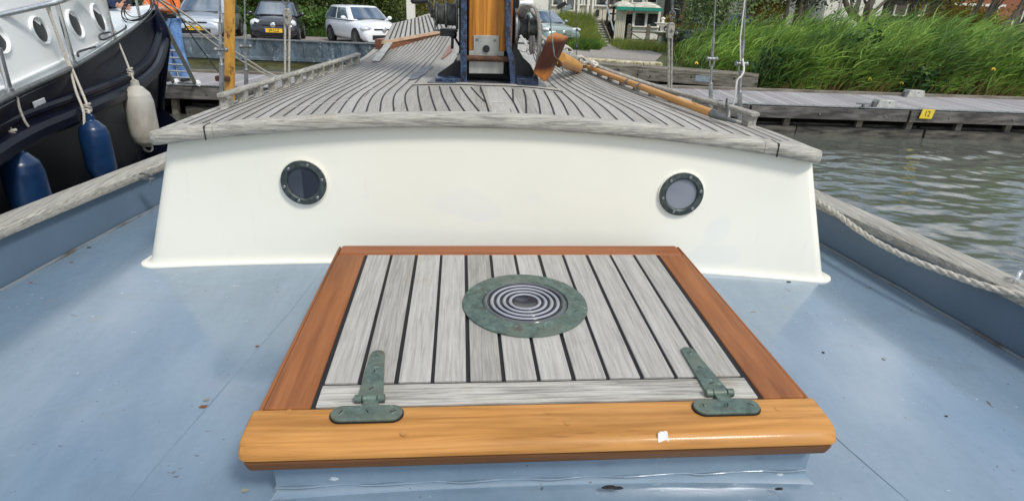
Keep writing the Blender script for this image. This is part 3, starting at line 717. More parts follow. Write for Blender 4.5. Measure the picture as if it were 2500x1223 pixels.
# winches
def winch(px0, px1, py, s, lab):
    a, b = Q(px0, py, .07), Q(px1, py, .07); c = (a+b)/2; ln = abs(b.x-a.x)
    T = Matrix.Translation((c.x, ty+.07, c.z)) @ Matrix.Rotation(R(90)*s, 4, 'Y')
    m = MB(); m.lathe([(.044, -ln*.52), (.046, -ln*.50), (.046, -ln*.42), (.034, -ln*.38), (.032, -.004), (.041, -.001), (.041, .005), (.031, .008), (.029, ln*.38), (.037, ln*.40), (.037, ln*.47), (.012, ln*.50), (.012, ln*.72)], 28, T)
    w_ = m.build('winch', MT['drum'], tab, 40, bevel=.001); w_['label'] = lab
    m = MB()
    for k in range(9): z = -ln*.34+k*ln*.036; m.lathe([(.0335, z-.0012), (.0352, z), (.0335, z+.0012)], 24, T, cap=False)
    for k in range(7): z = .012+k*ln*.035; m.lathe([(.0305, z-.0012), (.0318, z), (.0305, z+.0012)], 24, T, cap=False)
    m.build('wire_wraps', MT['greymet'], w_, 60)
    m = MB(); fr = [(.052, .03, -ln*.5), (.052, .03, ln*.52), (.052, -.03, ln*.52), (.052, -.03, -ln*.5)]
    for sg in (1, -1): m.tube(curve([Vector((sg*.050, q*.02, z)) for q, z in ((0, -ln*.5), (0, ln*.45), (0, ln*.52))], 4), .003, 8, T); m.rod((sg*.05, 0, ln*.52), (0, 0, ln*.55), .003, 8, T)
    m.build('bail', MT['galv'], w_, 60)
    return c, ln
c, ln = winch(1063, 1118, 36, -1, 'left hand winch with crank')
m = MB(); e = Vector((c.x-ln*.62, ty+.07, c.z)); k1 = Q(1043, 2, .02); m.tube([e, e+Vector((-.004, -.01, .01)), k1], [.009, .008, .007], 8); hw = m.build('winch_handle', MT['greymet'], tab, 50)
m = MB(); g0 = Q(1003, 3, 0.0); m.tube([k1, k1.lerp(g0, .1), k1.lerp(g0, .5), k1.lerp(g0, .92), g0], [.006, .0085, .0095, .009, .004], 12); m.build('grip', MT['black'], hw, 60)
m = MB(); m.box((Q(1095, 74, .07).x, ty+.08, Q(1095, 80, .07).z), (.055, .05, .022)); m.rod(Q(1105, 84, .06), Q(1104, 120, .05), .005); m.rod(Q(1108, 88, .06), Q(1122, 112, .06), .004); m.ball(Q(1107, 86, .06), .012); m.build('winch_bracket', MT['void'], tab, 40, bevel=.003)
c, ln = winch(1262, 1312, 68, 1, 'right hand winch wound with wire')
m = MB(); T = Matrix.Translation((Q(1258, 68, .07).x, ty+.07, c.z)) @ Matrix.Rotation(R(90), 4, 'Y'); m.lathe([(.058, -.004), (.058, .004), (.05, .006)], 36, T); m.build('winch_disc', MT['galv'], tab, 40, bevel=.001)
m = MB(); a, b = Q(1269, 8, .0), Q(1302, 7, .0); m.tube([a, a.lerp(b, .25), a.lerp(b, .35), a.lerp(b, .9), b], [.006, .0055, .007, .0085, .003], 12); m.build('white_handle', MT['cabw'], tab, 60)
m = MB(); m.beam(Q(1270, 87, .0), Q(1287, 112, -.02), .008, .004, up=(0, -1, 0)); m.build('pawl_lever', MT['plate'], tab, bevel=.001)
# coil of rope hanging over the right winch
m = MB()
for k in range(7):
    a0, b0 = 1262+k*2, 1300+k*2.5; rope_pts = [Q(a0, 30+k*3, .03+k*.008), Q(a0+14, 14+k*2, .02), Q(b0-8, 20+k*3, .02), Q(b0+6, 42+k*2, .04)]
    m.tube(curve(rope_pts, 6), .0052, 7)
for dx in (0, 3):
    m.tube(curve([Q(1290+dx, 18, .01), Q(1306+dx, 22, -.01), Q(1315+dx, 60, -.01), Q(1316+dx, 100, -.01), Q(1310+dx*2, 160, .0), Q(1304+dx*2, 188, .03)], 8), .0042, 7)
for px in (1296, 1302): m.tube(curve([Q(px, 88, .02), Q(px+1, 110, .02), Q(px, 130, .03), Q(px-2, 118, .04), Q(px, 90, .04)], 6), .0042, 7)
cl = m.build('rope_coil', MT['ropeg'], None, 60, mw=BOAT.copy()); tag(cl, 'grey rope coiled over the right hand winch beside the mast', 'rope')
# ---- fore hatch: planked lid with mahogany edge on a coaming
m = MB(); a, b = RF(952, 122), RF(1102, 97); fw = (b-a); nrm = Vector((-fw.y, fw.x, 0)).normalized()
def up_(p, h, o=0): q = p+nrm*o; return Vector((q.x, q.y, p.z+h))
m.hexa([up_(a, -.03), up_(b, -.03), up_(b, -.03, .10), up_(a, -.03, .10), up_(a, .045), up_(b, .045), up_(b, .045, .10), up_(a, .045, .10)])
fh = m.build('fore_hatch', MT['redteak'], boat, bevel=.003); fh['label'] = 'teak planked fore hatch with red mahogany edges'
yl = L(934, 101, z=a.z+.058).y
q0, q1 = L(932, 103, y=a.y-.035), L(1097, 73, y=b.y-.045)
q2, q3 = L(1070, 33, y=b.y+.42), L(958, 58, y=a.y+.43)
m = MB(); top = [q0, q1, q2, q3]; m.hexa([Vector((p.x, p.y, p.z-.026)) for p in top]+[Vector((p.x, p.y, p.z)) for p in top]); lid = m.build('lid', MT['redteak'], fh, bevel=.003)
m = MB(); e = Vector((0, 0, .002)); ins = [q0.lerp(q2, .03), q1.lerp(q3, .03), q2.lerp(q0, .015), q3.lerp(q1, .015)]; m.hexa([p+Vector((0, 0, -.004)) for p in ins]+[p+e for p in ins]); m.build('lid_planks', MT['teakroof'], lid); m = MB(); m.beam(q0+Vector((0, -.003, -.004)), q1+Vector((0, -.003, -.004)), .012, .013); m.build('pale_edge', MT['tanedge'], lid)
m = MB()
for k in range(12):
    t = (k+1)/13; p, q = ins[0].lerp(ins[1], t), ins[3].lerp(ins[2], t); d = (ins[1]-ins[0]).normalized()*.0055; e = Vector((0, 0, .0035)); m.add([p-d+e, p+d+e, q+d+e, q-d+e], [(0, 1, 2, 3)])
m.build('seams', MT['caulk'], lid, fix=False)
m = MB(); p, q = L(950, 106, y=a.y-.02), RF(917, 151, .004); d = Vector((.017, 0, 0)); m.hexa([p-d, p+d, q+d, q-d, p-d+Vector((0, .004, .004)), p+d+Vector((0, .004, .004)), q+d+Vector((0, 0, .004)), q-d+Vector((0, 0, .004))]); m.build('support_strap', MT['plate'], fh, bevel=.001)
# repaired bare patch beside the mast gusset
m = MB(); P = [RF(*p, dz=.002) for p in ((1078, 143), (1093, 118), (1102, 108), (1104, 125), (1090, 138), (1080, 146))]; m.prism([p for p in P], (0, 0, .004)); m.build('bare_wood_patch', MT['redteak'], roof)
m = MB(); P = [RF(*p, dz=.0022) for p in ((997, 194), (1010, 180), (1030, 166), (1052, 160), (1058, 163), (1046, 172), (1040, 180), (1028, 186), (1020, 192), (1005, 196))]; m.prism(P, (0, 0, .0005)); m.build('grey_stain', MT['greybase'], roof)
# chafe marks
m = MB()
for (x0, y0, x1, y1) in ((716, 262, 866, 243), (895, 218, 910, 217), (1200, 250, 1240, 248), (1432, 228, 1445, 229), (1430, 233, 1440, 236)):
    p, q = RF(x0, y0, .002), RF(x1, y1, .002); d = Vector((0, .002, 0)); m.add([p-d, q-d, q+d, p+d], [(0, 1, 2, 3)])
m.build('scuff_mark', MT['ropew'], roof, fix=False)

def top(o, label, cat, group=None): return tag(o, label, cat, group)
BM = lambda: BOAT.copy()
# ---- varnished board leaning beside the mast
T0 = Matrix.Identity(4)
p0, p1, p2, p3 = Q(1338, 86, -.03), Q(1376, 97, .0), Q(1328, 203, .0), Q(1299, 178, -.05)
bd = Vector((.018, .045, .006))
m = MB(); m.prism([p0, p1, p2, p3], bd+Vector((.012, .02, 0)))
o = m.build('wooden_board', MT['board'], None, bevel=.007, seg=3, mw=BM()); top(o, 'rust brown varnished wooden board leaning by the right side of the mast', 'board')
# spar end lying behind it
m = MB(); a, b = Q(1365, 142, .12), RF(1412, 166, .02)+Vector((0, 0, 0)); m.tube([a, a.lerp(b, .5), a.lerp(b, .93), b], [.023, .026, .024, .017], 14)
o = m.build('wooden_spar', MT['pole'], None, 50, mw=BM(), fix=True); top(o, 'short golden wooden spar with a bolted end lying on the roof beside the brown board', 'spar')
m = MB(); m.tube(curve([b, b+Vector((.012, -.01, -.006)), b+Vector((.02, .004, -.01)), b+Vector((.01, .016, .004))], 5), .005, 8); m.rod(b+Vector((-.012, -.02, -.004)), b+Vector((-.012, .02, .01)), .005); m.build('bolt', MT['rust'], o, 50)
m = MB(); m.tube(curve([Q(1362, 146, .0), Q(1372, 165, -.01), Q(1374, 178, 0), Q(1362, 182, 0), RF(1375, 192, .01), RF(1392, 196, .01), RF(1403, 186, .01), RF(1404, 174, .02)], 8), .0018, 6)
o = m.build('wire_loop', MT['greymet'], None, 60, mw=BM()); top(o, 'thin wire looping from the brown board to the spar end', 'wire')
m = MB(); m.tube(curve([RF(1265, 122, .02), RF(1282, 128, .02), RF(1298, 118, .05), RF(1318, 130, .03), RF(1340, 140, .02)], 8), .0016, 6); m.tube(curve([RF(1288, 118, .04), RF(1285, 128, .02), RF(1296, 134, .02), RF(1300, 124, .04)], 8), .0014, 6)
o = m.build('wire_loop', MT['ropek'], None, 60, mw=BM()); top(o, 'thin dark wire curled on the roof below the right winch', 'wire')
# halyard with snap hook down to the board
m = MB(); m.tube([Q(1337, -160, .1), Q(1341, 0, .0), Q(1347, 90, -.06), Q(1354, 140, -.07)], .0022, 8); o = m.build('halyard', MT['greymet'], None, 60, mw=BM()); top(o, 'thin halyard hanging in front of the rust brown board', 'line')
m = MB(); m.tube(curve([Q(1353, 138, -.07), Q(1358, 144, -.07), Q(1366, 152, -.06), Q(1370, 160, -.05), Q(1362, 162, -.05), Q(1355, 152, -.06), Q(1353, 140, -.07)], 6), .0042, 8); m.ball(Q(1368, 157, -.05), .008); m.build('snap_hook', MT['rust'], o, 60)
# thin backstay line further right
m = MB(); a, b = RF(1408, 158, .02), L(1405, -40, y=3.0); m.tube([a, b], .0015, 6); m.tube([a.lerp(b, .2), a.lerp(b, .24)], .008, 8)
o = m.build('signal_line', MT['ropek'], None, 60, mw=BM()); top(o, 'very thin line rising from the rope bundle past the green car', 'line')
# ---- boat hook lying along the right rail
a, b = RF(1424, 160, .022), RF(1738, 277, .022); c = RF(1792, 297, .018)
m = MB(); m.tube([a, a.lerp(b, .25), a.lerp(b, .6), b], [.0085, .0105, .0115, .0115], 14); bh = m.build('boat_hook', MT['pole'], None, 50, mw=BM()); top(bh, 'long golden varnished boat hook with dark metal tip lying inside the right hand rail', 'boat hook')
m = MB(); m.tube([b, b.lerp(c, .3), b.lerp(c, .8), c, c+(c-b)*.12], [.013, .0115, .006, .0055, .002], 12); h0 = b.lerp(c, .72); m.tube(curve([h0, h0+Vector((.004, .010, .018)), h0+Vector((-.004, .016, .040)), h0+Vector((-.010, .006, .055))], 5), [.006]*5+[.005]*5+[.003]*6, 8); m.build('hook_tip', MT['greymet'], bh, 50)
m = MB(); m.tube([a.lerp(a-(b-a), .03), a.lerp(b, .015)], .0125, 12)
m.build('dark_band', MT['greymet'], bh, 50)
for t in (.465, .562): m = MB(); m.tube([a.lerp(b, t-.006), a.lerp(b, t+.006)], .0128, 14); m.build('dark_band', MT['greymet'], bh, 50)
# rope bundles on the forward end of the right rail
def bundle(px, py, r, n, mat, lab, seed):
    g = random.Random(seed); c = RF(px, py, .045); m = MB(); d = (RF(px+20, py+11, .045)-c).normalized(); x = d.cross(Vector((0, 0, 1))).normalized(); z = x.cross(d)
    for k in range(n):
        P = []; o = (k/(n-1)-.5)*r*1.6; ph = g.uniform(-.5, .5)
        for q in range(17): an = 2*math.pi*q/16; rr = r*(.62+.12*math.sin(2*an+ph)); P.append(c+d*(o+.35*r*math.sin(an+ph)*.5)+x*rr*math.cos(an)+z*rr*math.sin(an)*.8)
        m.tube(P, .0048, 7)
    P = [c-d*r, c+z*r*.5+d*r*.2, c+d*r*1.4+x*r*.3, c+d*r*2.2-x*r*.2, c+d*r*2.9+x*.01]; m.tube(curve(P, 6), .0048, 7)
    o = m.build('rope_bundle', mat, None, 60, mw=BM()); top(o, lab, 'rope', 'rope bundles on the right hand rail'); return o
bundle(1382, 122, .036, 8, MT['rope'], 'beige rope bundle tied at the far end of the right rail, nearest the green car', 1)
bundle(1418, 148, .034, 9, MT['rope'], 'beige rope bundle wound round the rail at the far end of the boat hook', 2)
bundle(1450, 157, .020, 4, MT['ropew'], 'small pinkish white rope knot on the rail just right of the boat hook end', 3)
# ---- thick mooring rope along the right bulwark
P = [L(1996, 492, z=.115), L(2040, 520, z=.116), L(2110, 572, z=.105), L(2200, 622, z=.10), L(2300, 662, z=.102), L(2400, 697, z=.108), L(2500, 722, z=.115), L(2620, 756, z=.118)]
o = rope('mooring_rope', P, .0092, MT['rope'], None, BM(), pitch=.085); top(o, 'thick twisted beige mooring rope lying along the right hand bulwark', 'rope')
# ring bolt
c = L(2476, 700, z=.107); T = Matrix.Translation(c) @ Matrix.Rotation(R(35), 4, 'Z')
m = MB(); m.tube([(.017*math.cos(a), 0, .021+.019*math.sin(a)) for a in [2*math.pi*k/24 for k in range(24)]], .0048, 10, T, closed=True); m.box((-.004, -.004, .010), (.012, .010, .018), T); m.lathe([(.013, 0), (.013, .004), (.008, .006)], 20, T); m.box((-.011, 0, .004), (.022, .014, .006), T)
m.build('eye_bolt', MT['steel'], boat, 50, bevel=.001)
m = MB(); c = L(358, 434, z=.118); T = Matrix.Translation(c) @ Matrix.Rotation(R(-15), 4, 'Z')
m.box((0, 0, -.003), (.045, .016, .004), T); m.rod((0, 0, 0), (0, 0, .012), .005, 10, T); m.tube([(-.024, 0, .010), (-.012, 0, .013), (.012, 0, .013), (.024, 0, .009)], [.0025, .004, .004, .0025], 8, T); m.rod((.018, -.006, -.002), (.022, -.018, -.022), .0022, 6, T); m.build('cleat', MT['greymet'], boat, 50)
# ---- shrouds with rigging screws
def shroud(px0, pxt, yb, pts, lab, bot, forkpy, tubetop, y_, lead=None):
    """pts: pixel rows of parts, all in the plane y_"""
    def q(px, py, dy=0): return L(px, py, y=y_+dy)
    m = MB(); a, b = q(px0, bot), q(px0, tubetop); k = (a-b).length
    m.tube([a-(b-a).normalized()*.12, a, b], .0085, 12); s_ = m.build('turnbuckle', MT['galv'], None, 60, mw=BM()); top(s_, lab, 'turnbuckle', 'rigging screws of the shrouds')
    c = q((px0+pxt[0])/2, forkpy)
    m = MB(); m.tube([b, b.lerp(c, .12), b.lerp(c, .75)], [.0095, .005, .005], 10); m.ball(b, .0095, 6)
    for d in (-.009, .009): m.tube([b.lerp(c, .62)+Vector((0, 0, 0)), b.lerp(c, .72)+Vector((d, 0, 0)), c+Vector((d, 0, .006))], .0034, 8)
    m.rod(c+Vector((-.019, 0, 0)), c+Vector((.019, 0, 0)), .006, 10); m.ball(c+Vector((-.018, 0, 0)), .0085, 6); m.ball(c+Vector((.018, 0, 0)), .0085, 6); m.build('fork', MT['galv'], s_, 50)
    d_ = q(pxt[0], pxt[1]); m = MB(); m.tube([c, c.lerp(d_, .1), c.lerp(d_, .95), d_], [.006, .0058, .0055, .004], 10); m.build('terminal', MT['galv'], s_, 50)
    e = q(pxt[2], -25); m = MB(); m.tube([d_, e, e+(e-d_)*8], .0034, 8); m.build('wire', MT['galv'], s_, 60)
    return s_
shroud(541, (537, 60, 537), 0, None, 'left rear shroud rigging screw standing against the yellow spar', 235, 122, 160, 2.30)
shroud(601, (598, 60, 597), 0, None, 'left forward shroud rigging screw just right of the yellow spar', 216, 114, 172, 2.62)
shroud(1735, (1742, 92, 1748), 0, None, 'right forward shroud rigging screw against the reeds, left of the pair', 254, 144, 206, 2.5)
shroud(1806, (1815, 98, 1821), 0, None, 'right rear shroud rigging screw against the reeds with a pale line tied to it', 290, 156, 226, 2.15)
o = rope('tied_line', [L(1812, 140, y=2.15), L(1816, 170, y=2.13), L(1810, 186, y=2.12), L(1800, 196, y=2.12), L(1797, 215, y=2.12), L(1793, 240, y=2.13), L(1788, 268, y=2.15)], .0035, MT['ropew'], None, BM(), False); top(o, 'pale line knotted to the right rear shroud and running down to the rail', 'line')
m = MB(); m.tube([L(1821, -30, y=2.14), L(1816, 20, y=2.14), L(1807, 95, y=2.14), L(1808, 150, y=2.14)], .0024, 8); o = m.build('tied_line', MT['ropew'], None, 60, mw=BM()); top(o, 'white halyard running beside the right rear shroud wire', 'line')
# yellow spar standing at the left side
a, b = L(561, 232, y=2.42), L(560, -40, y=2.42)
m = MB(); d = (b-a); m.tube([a-d*.15, a, b, b+d*4], .0190, 16); o = m.build('wooden_spar', MT['spar'], None, 60, mw=BM()); top(o, 'upright yellow varnished spar with flaking paint at the left side', 'spar')
m = MB(); c = L(545, 192, y=2.40); m.box((c.x, c.y, c.z), (.05, .03, .018)); m.build('iron_strap', MT['rust'], o, bevel=.002)
# ---- tackles
def tackle(px, top_, mid, bot, y_, lab, nr, w_=.012):
    def q(px, py, dy=0): return L(px, py, y=y_+dy)
    c = q(px, mid); m = MB(); s = .030
    out = [(-.5, 1.1), (.5, 1.1), (.85, .6), (.9, -.3), (.5, -1.0), (-.5, -1.0), (-.9, -.3), (-.85, .6)]
    for d in (-.012, .0, .012): m.prism([(c.x+x*s*.55, c.y+d-.003, c.z+z*s) for x, z in out], (0, .005, 0))
    m.box((c.x, c.y, c.z+s*.85), (s*.75, .03, s*.28)); m.box((c.x, c.y, c.z-s*.8), (s*.7, .03, s*.2))
    b_ = m.build('pulley_block', MT['ropeg'] if nr > 2 else MT['teakrail'], None, bevel=.003, mw=BM()); top(b_, lab, 'pulley block', 'pulley blocks of the tackles')
    m = MB(); m.rod((c.x, c.y-.017, c.z), (c.x, c.y+.017, c.z), .006, 10); m.rod((c.x, c.y, c.z+s), (c.x, c.y, c.z+s*1.9), .0045); m.tube([(c.x+.012*math.cos(a), c.y, c.z+s*2.1+.014*math.sin(a)) for a in [2*math.pi*k/14 for k in range(14)]], .0035, 8, closed=True)
    e = q(px+ (4 if px > 1000 else 2), -20); m.tube([(c.x, c.y, c.z+s*2.2), e], .006, 8); m.build('shackle', MT['greymet'], b_, 60)
    for k in range(nr):
        dx = (k-(nr-1)/2)*w_; t0 = Vector((c.x+dx*.9, c.y-.004, c.z)); e = q(px+(3 if px > 1000 else -5), bot); e = Vector((e.x+dx*.75, e.y, e.z-.05))
        rr = rope('fall_rope', [t0, t0.lerp(e, .33), t0.lerp(e, .66), e], .0052, MT['rope'] if px < 1000 else MT['ropeg'], b_, None, True, 4)
    return b_
tackle(702, 8, 42, 196, 2.75, 'wooden pulley block with twin ropes hanging left, before the black car', 2, .021)
tackle(1636, 20, 76, 222, 2.60, 'wooden pulley block with twin ropes hanging right, before the fountain', 2, .015)
# ================================================================ people
def figure(name, label, J, rad, mats, hands, loc=None):
    """J joints dict, edges list; continuous skinned body; clothes are shells grown along the same skeleton"""
    r = thing(name, label, 'person'); 
    def skin(nm, chain, mat, sub=2):
        V = []; E = []; Rr = []; idx = {}
        for ch in chain:
            prev = None
            for k, rr in ch:
                key = tuple(round(x, 4) for x in (J[k] if isinstance(k, str) else k))
                if key not in idx: idx[key] = len(V); V.append(Vector(key)); Rr.append(rr)
                i = idx[key]
                if prev is not None and prev != i: E.append((prev, i))
                prev = i
        me = bpy.data.meshes.new(nm); me.from_pydata(V, E, []); me.materials.append(mat)
        o = obj(nm, me, r)
        o.modifiers.new('skin', 'SKIN'); o.modifiers['skin'].use_smooth_shade = True
        for i, d in enumerate(me.skin_vertices[0].data): d.radius = (Rr[i] if isinstance(Rr[i], tuple) else (Rr[i], Rr[i])); d.use_root = (i == 0)
        b = o.modifiers.new('sub', 'SUBSURF'); b.levels = b.render_levels = sub
        return o
    return r, skin
# ---- person on the pontoon
fl = W(412, 198, z=.505); fr = W(456, 198, z=.505); mid = (fl+fr)/2; yq = mid.y+.02
def WP(px, py, dy=0): return W(px, py, y=yq+dy)
J = dict(pel=Vector((mid.x-.02, yq, .5+.98)), chest=Vector((mid.x-.03, yq+.02, .5+1.33)), neck=Vector((mid.x-.03, yq+.01, .5+1.52)), head=Vector((mid.x-.03, yq-.01, .5+1.63)), crown=Vector((mid.x-.03, yq, .5+1.74)),
         hl=Vector((mid.x-.12, yq, .5+.93)), hr=Vector((mid.x+.08, yq, .5+.93)), kl=Vector((fl.x+.03, yq-.03, .5+.5)), kr=Vector((fr.x-.03, yq-.03, .5+.5)), al=Vector((fl.x, yq+.02, .5+.09)), ar=Vector((fr.x, yq+.02, .5+.09)),
         sl=Vector((mid.x-.22, yq+.02, .5+1.43)), sr=Vector((mid.x+.16, yq+.02, .5+1.43)), el=Vector((mid.x-.27, yq-.06, .5+1.14)), er=Vector((mid.x+.22, yq-.06, .5+1.14)), wl=Vector((mid.x+.04, yq-.24, .5+1.16)), wr=Vector((mid.x-.12, yq-.22, .5+1.19)),
         tl=fl+Vector((-.02, -.12, .035)), tr=fr+Vector((.02, -.12, .035)))
per, sk = figure('person', 'person in orange top and blue jeans standing with folded arms on the pontoon', J, None, None, None)
sk('body', [[('pel', .12), ('chest', .13), ('neck', .055), ('head', .085), ('crown', .06)], [('chest', .13), ('sl', .06), ('el', .042), ('wl', .028), (J['wl']+Vector((.07, -.01, .01)), .03)], [('chest', .13), ('sr', .06), ('er', .042), ('wr', .028), (J['wr']+Vector((-.07, .0, .01)), .03)],
     [('pel', .12), ('hl', .085), ('kl', .052), ('al', .036)], [('pel', .12), ('hr', .085), ('kr', .052), ('ar', .036)]], MT['skin'])
sk('jeans', [[('pel', (.165, .11)), ('hl', 0.124), (J['hl'].lerp(J['kl'], .5), 0.116), ('kl', 0.100), (J['kl'].lerp(J['al'], .5), 0.104), ('al', 0.116), (J['al']+Vector((0, 0, -.04)), 0.118)], [('pel', (.165, .11)), ('hr', 0.124), (J['hr'].lerp(J['kr'], .5), 0.116), ('kr', 0.100), (J['kr'].lerp(J['ar'], .5), 0.104), ('ar', 0.116), (J['ar']+Vector((0, 0, -.04)), 0.118)]], MT['denim'])
sk('top', [[(J['pel']+Vector((0, 0, .08)), (.155, .12)), (J['pel']+Vector((0, .0, .2)), (.16, .125)), ('chest', (.18, .13)), (J['chest']+Vector((0, 0, .12)), (.13, .1)), (J['neck']+Vector((0, 0, -.04)), .068)], [(J['chest']+Vector((0, 0, .0)), (.18, .13)), ('sl', .082), ('el', .068), (J['wl']+Vector((-.04, .01, 0)), .052)], [('chest', (.18, .13)), ('sr', .082), ('er', .068), (J['wr']+Vector((.04, .01, 0)), .052)]], MT['orange'])
m = MB(); c = J['pel']+Vector((0, 0, .06)); m.lathe([(.14, -.035), (.165, -.02), (.166, .02), (.14, .035)], 24, Matrix.Translation(c) @ Matrix.Diagonal((1, .76, 1, 1))); m.box((c.x-.02, c.y-.15, c.z), (.22, .07, .11)); m.build('belt_bag', MT['black'], per, 50, bevel=.02)
def hand(parent, wpos, d, sgn):
    m = MB(); d = Vector(d).normalized(); up = Vector((0, 0, 1)); s = d.cross(up).normalized()
    m.tube([wpos, wpos+d*.05, wpos+d*.09], [.026, .036, .034], 10)
    for k in range(5):
        if k < 4: b = wpos+d*.085+up*(.027-.018*k); l = (.062, .07, .066, .052)[k]; m.tube([b, b+d*l*.55+s*sgn*.006, b+d*l*.95+s*sgn*.02], [.0085, .008, .006], 8)
        else: b = wpos+d*.03+up*.03; m.tube([b, b+d*.03+up*.025, b+d*.055+up*.04], [.011, .009, .007], 8)
    return m.build('hand', MT['skin'], parent, 60)
hand(per, J['wl'], (1, -.1, .1), 1); hand(per, J['wr'], (-1, .1, .1), 1)
m = MB()
h = J['head']; m.ball(h+Vector((0, .015, .05)), .108, 10, (1, 1.05, 1.05)); m.tube([h+Vector((-.02, .09, .05)), h+Vector((0, .12, -.06)), h+Vector((.0, .10, -.18))], [.07, .06, .03], 10); m.build('hair', MT['hair'], per, 60)
m = MB(); m.ball(h+Vector((0, -.098, .0)), .016, 6, (.8, 1, 1.3)); 
for s in (-1, 1): m.ball(h+Vector((s*.092, 0, 0)), .02, 6, (.4, .8, 1.3))
m.build('nose_and_ears', MT['skin'], per, 60)
m = MB()
for s in (-1, 1): m.ball(h+Vector((s*.032, -.082, .025)), .009, 6)
m.box((h.x, h.y-.086, h.z-.04), (.04, .008, .006)); m.build('eyes_and_mouth', MT['hair'], per, 60)
for s, a in ((1, fl), (1, fr)):
    m = MB(); m.tube([a+Vector((0, .09, .035)), a+Vector((0, 0, .05)), a+Vector((0, -.09, .04)), a+Vector((0, -.15, .028))], [.035, .045, .042, .026], 12); m.build('shoe', MT['black'], per, 60)
settle(per)

# ================================================================ neighbouring motor boat
GW = [W(-260, 420, z=1.50), W(-60, 287, z=1.50), W(44, 230, z=1.50), W(183, 165, z=1.53), W(277, 107, z=1.58), W(343, 58, z=1.66), W(377, 21, z=1.75)]
SK = [W(-250, 520, z=1.31), W(-60, 385, z=1.31), W(52, 322, z=1.31), W(194, 264, z=1.31), W(314, 209, z=1.285), W(371, 160, z=1.31), W(393, 96, z=1.46)]
WL = [W(-300, 900, z=-.1), W(-60, 640, z=-.1), W(110, 560, z=-.1), W(200, 500, z=-.1), W(300, 446, z=-.1), W(360, 400, z=-.1), W(384, 372, z=-.1)]
gw, sk_, wl = curve(GW, 8), curve(SK, 8), curve(WL, 8)
nb = thing('motor_boat', 'navy hulled motor boat with white cabin and round portholes moored on the left', 'motor boat')
bow = gw[-1]; axis = (gw[-1]-gw[0]); axis.z = 0
def mir(p, k=0):                                            # far side of the hull, mirrored about the centre line through the bow
    a = Vector((bow.x+.05, bow.y+.1, 0)); d = Vector((-.36, -1, 0)).normalized(); v = Vector((p.x, p.y, 0))-a; al = v.dot(d); pr = a+d*al; q = pr+(pr-Vector((p.x, p.y, 0))); return Vector((q.x, q.y, p.z))
for side in (0, 1):
    f = (lambda p: p) if side == 0 else mir
    m = MB(); rows = []
    for g, s, l in zip(gw, sk_, wl):
        g, s, l = f(g), f(s), f(l); k = s.lerp(l, .5); rows.append([g, g.lerp(s, .5)+(s-g).cross(axis).normalized()*0, s, s+Vector((0, 0, -.05)), k.lerp(s, .3), k, l, l+Vector((-.1, 0, -.3))])
    m.grid(rows).build('hull', MT['navy'], nb, 40)
    m = MB(); rows = []
    for i, (g, s) in enumerate(zip(gw, sk_)):
        s = f(s); i2 = min(i+1, len(sk_)-1); d = (f(sk_[i2])-f(sk_[max(i2-2, 0)])).normalized(); n = Vector((d.y, -d.x, 0))*(1 if side == 0 else -1)
        rows.append([s+n*o+Vector((0, 0, h)) for o, h in ((-.02, .095), (.022, .095), (.034, .080), (.034, .062), (.022, .052), (.022, .040), (.060, .028), (.078, .004), (.078, -.034), (.060, -.056), (.02, -.065), (-.02, -.06))])
    m.grid(rows, closed=True).build('rubbing_strake', MT['navy'] if side else MT['strake'] if 'strake' in MT else MT['navy'], nb, 24)
    m = MB(); m.tube([f(g)+Vector((0, 0, .008)) for g in gw], .014, 8); m.build('gunwale_edge', MT['greymet'], nb, 60)
    m = MB(); m.tube([f(a.lerp(b, .04))+Vector((.004, 0, 0)) for a, b in zip(wl, sk_)][10:], .020, 6); m.build('red_waterline', MT['redstripe'] if 'redstripe' in MT else MT['redteak'], nb, 60)
# stem
m = MB(); m.tube([bow+Vector((.0, .0, .02)), sk_[-1]+Vector((0, .05, .12)), sk_[-1]+Vector((0, 0.02, 0)), sk_[-1].lerp(wl[-1], .5), wl[-1]+Vector((0, 0, -.3))], [.04, .06, .09, .06, .05], 10); m.build('stem', MT['navy'], nb, 60)
# side deck and foredeck
m = MB(); rows = []
for g in gw: b = mir(g); rows.append([g+Vector((0, 0, -.02))+(b-g)*(k/8)+Vector((0, 0, .06*math.sin(math.pi*k/8))) for k in range(9)])
m.grid(rows).build('deck', MT['decklt'], nb, 60)
# cabin wall
CBp = [W(-330, 380, z=1.50), W(-100, 267, z=1.51), W(26, 212, z=1.52), W(162, 149, z=1.55), W(267, 97, z=1.58), W(284, 83, z=1.60)]
cb = curve(CBp, 6); m = MB(); rows = []
ends = [cb[-1]+Vector((-.10, .16, .0)), cb[-1]+Vector((-.40, .32, .01)), cb[-1]+Vector((-.9, .42, .01))]
base = cb+ends
for h, inn in ((-.05, 0), (.0, .0), (.02, .004), (.25, .05), (.5, .10), (.8, .16), (.86, .20), (.88, .5), (.89, .9)):
    rr = []
    for i, p in enumerate(base):
        rr.append(p+Vector((-inn, -inn*.25 if i > len(cb)-3 else 0, h)))
    rows.append(rr)
cabn = m.grid(rows).build('cabin', MT['cabw'], nb, 45)
m = MB(); m.tube([p+Vector((.008, 0, .012)) for p in cb], .011, 6); m.build('base_bead', MT['cabw'], nb, 60)
def wall_at(px, py):                                        # the cabin side at that pixel
    best = None
    for i in range(len(cb)-1):
        a, b = cb[i], cb[i+1]; d = (b-a); n = Vector((d.y, -d.x, 0)).normalized(); n = (n+Vector((0, 0, .2))).normalized()
        r = _ray(Mw, px, py); t = (a-EYE_W).dot(n)/r.dot(n); p = EYE_W+r*t; s = (p-a).dot(d)/d.dot(d)
        if -.02 <= s <= 1.02: best = (p, n)
    return best
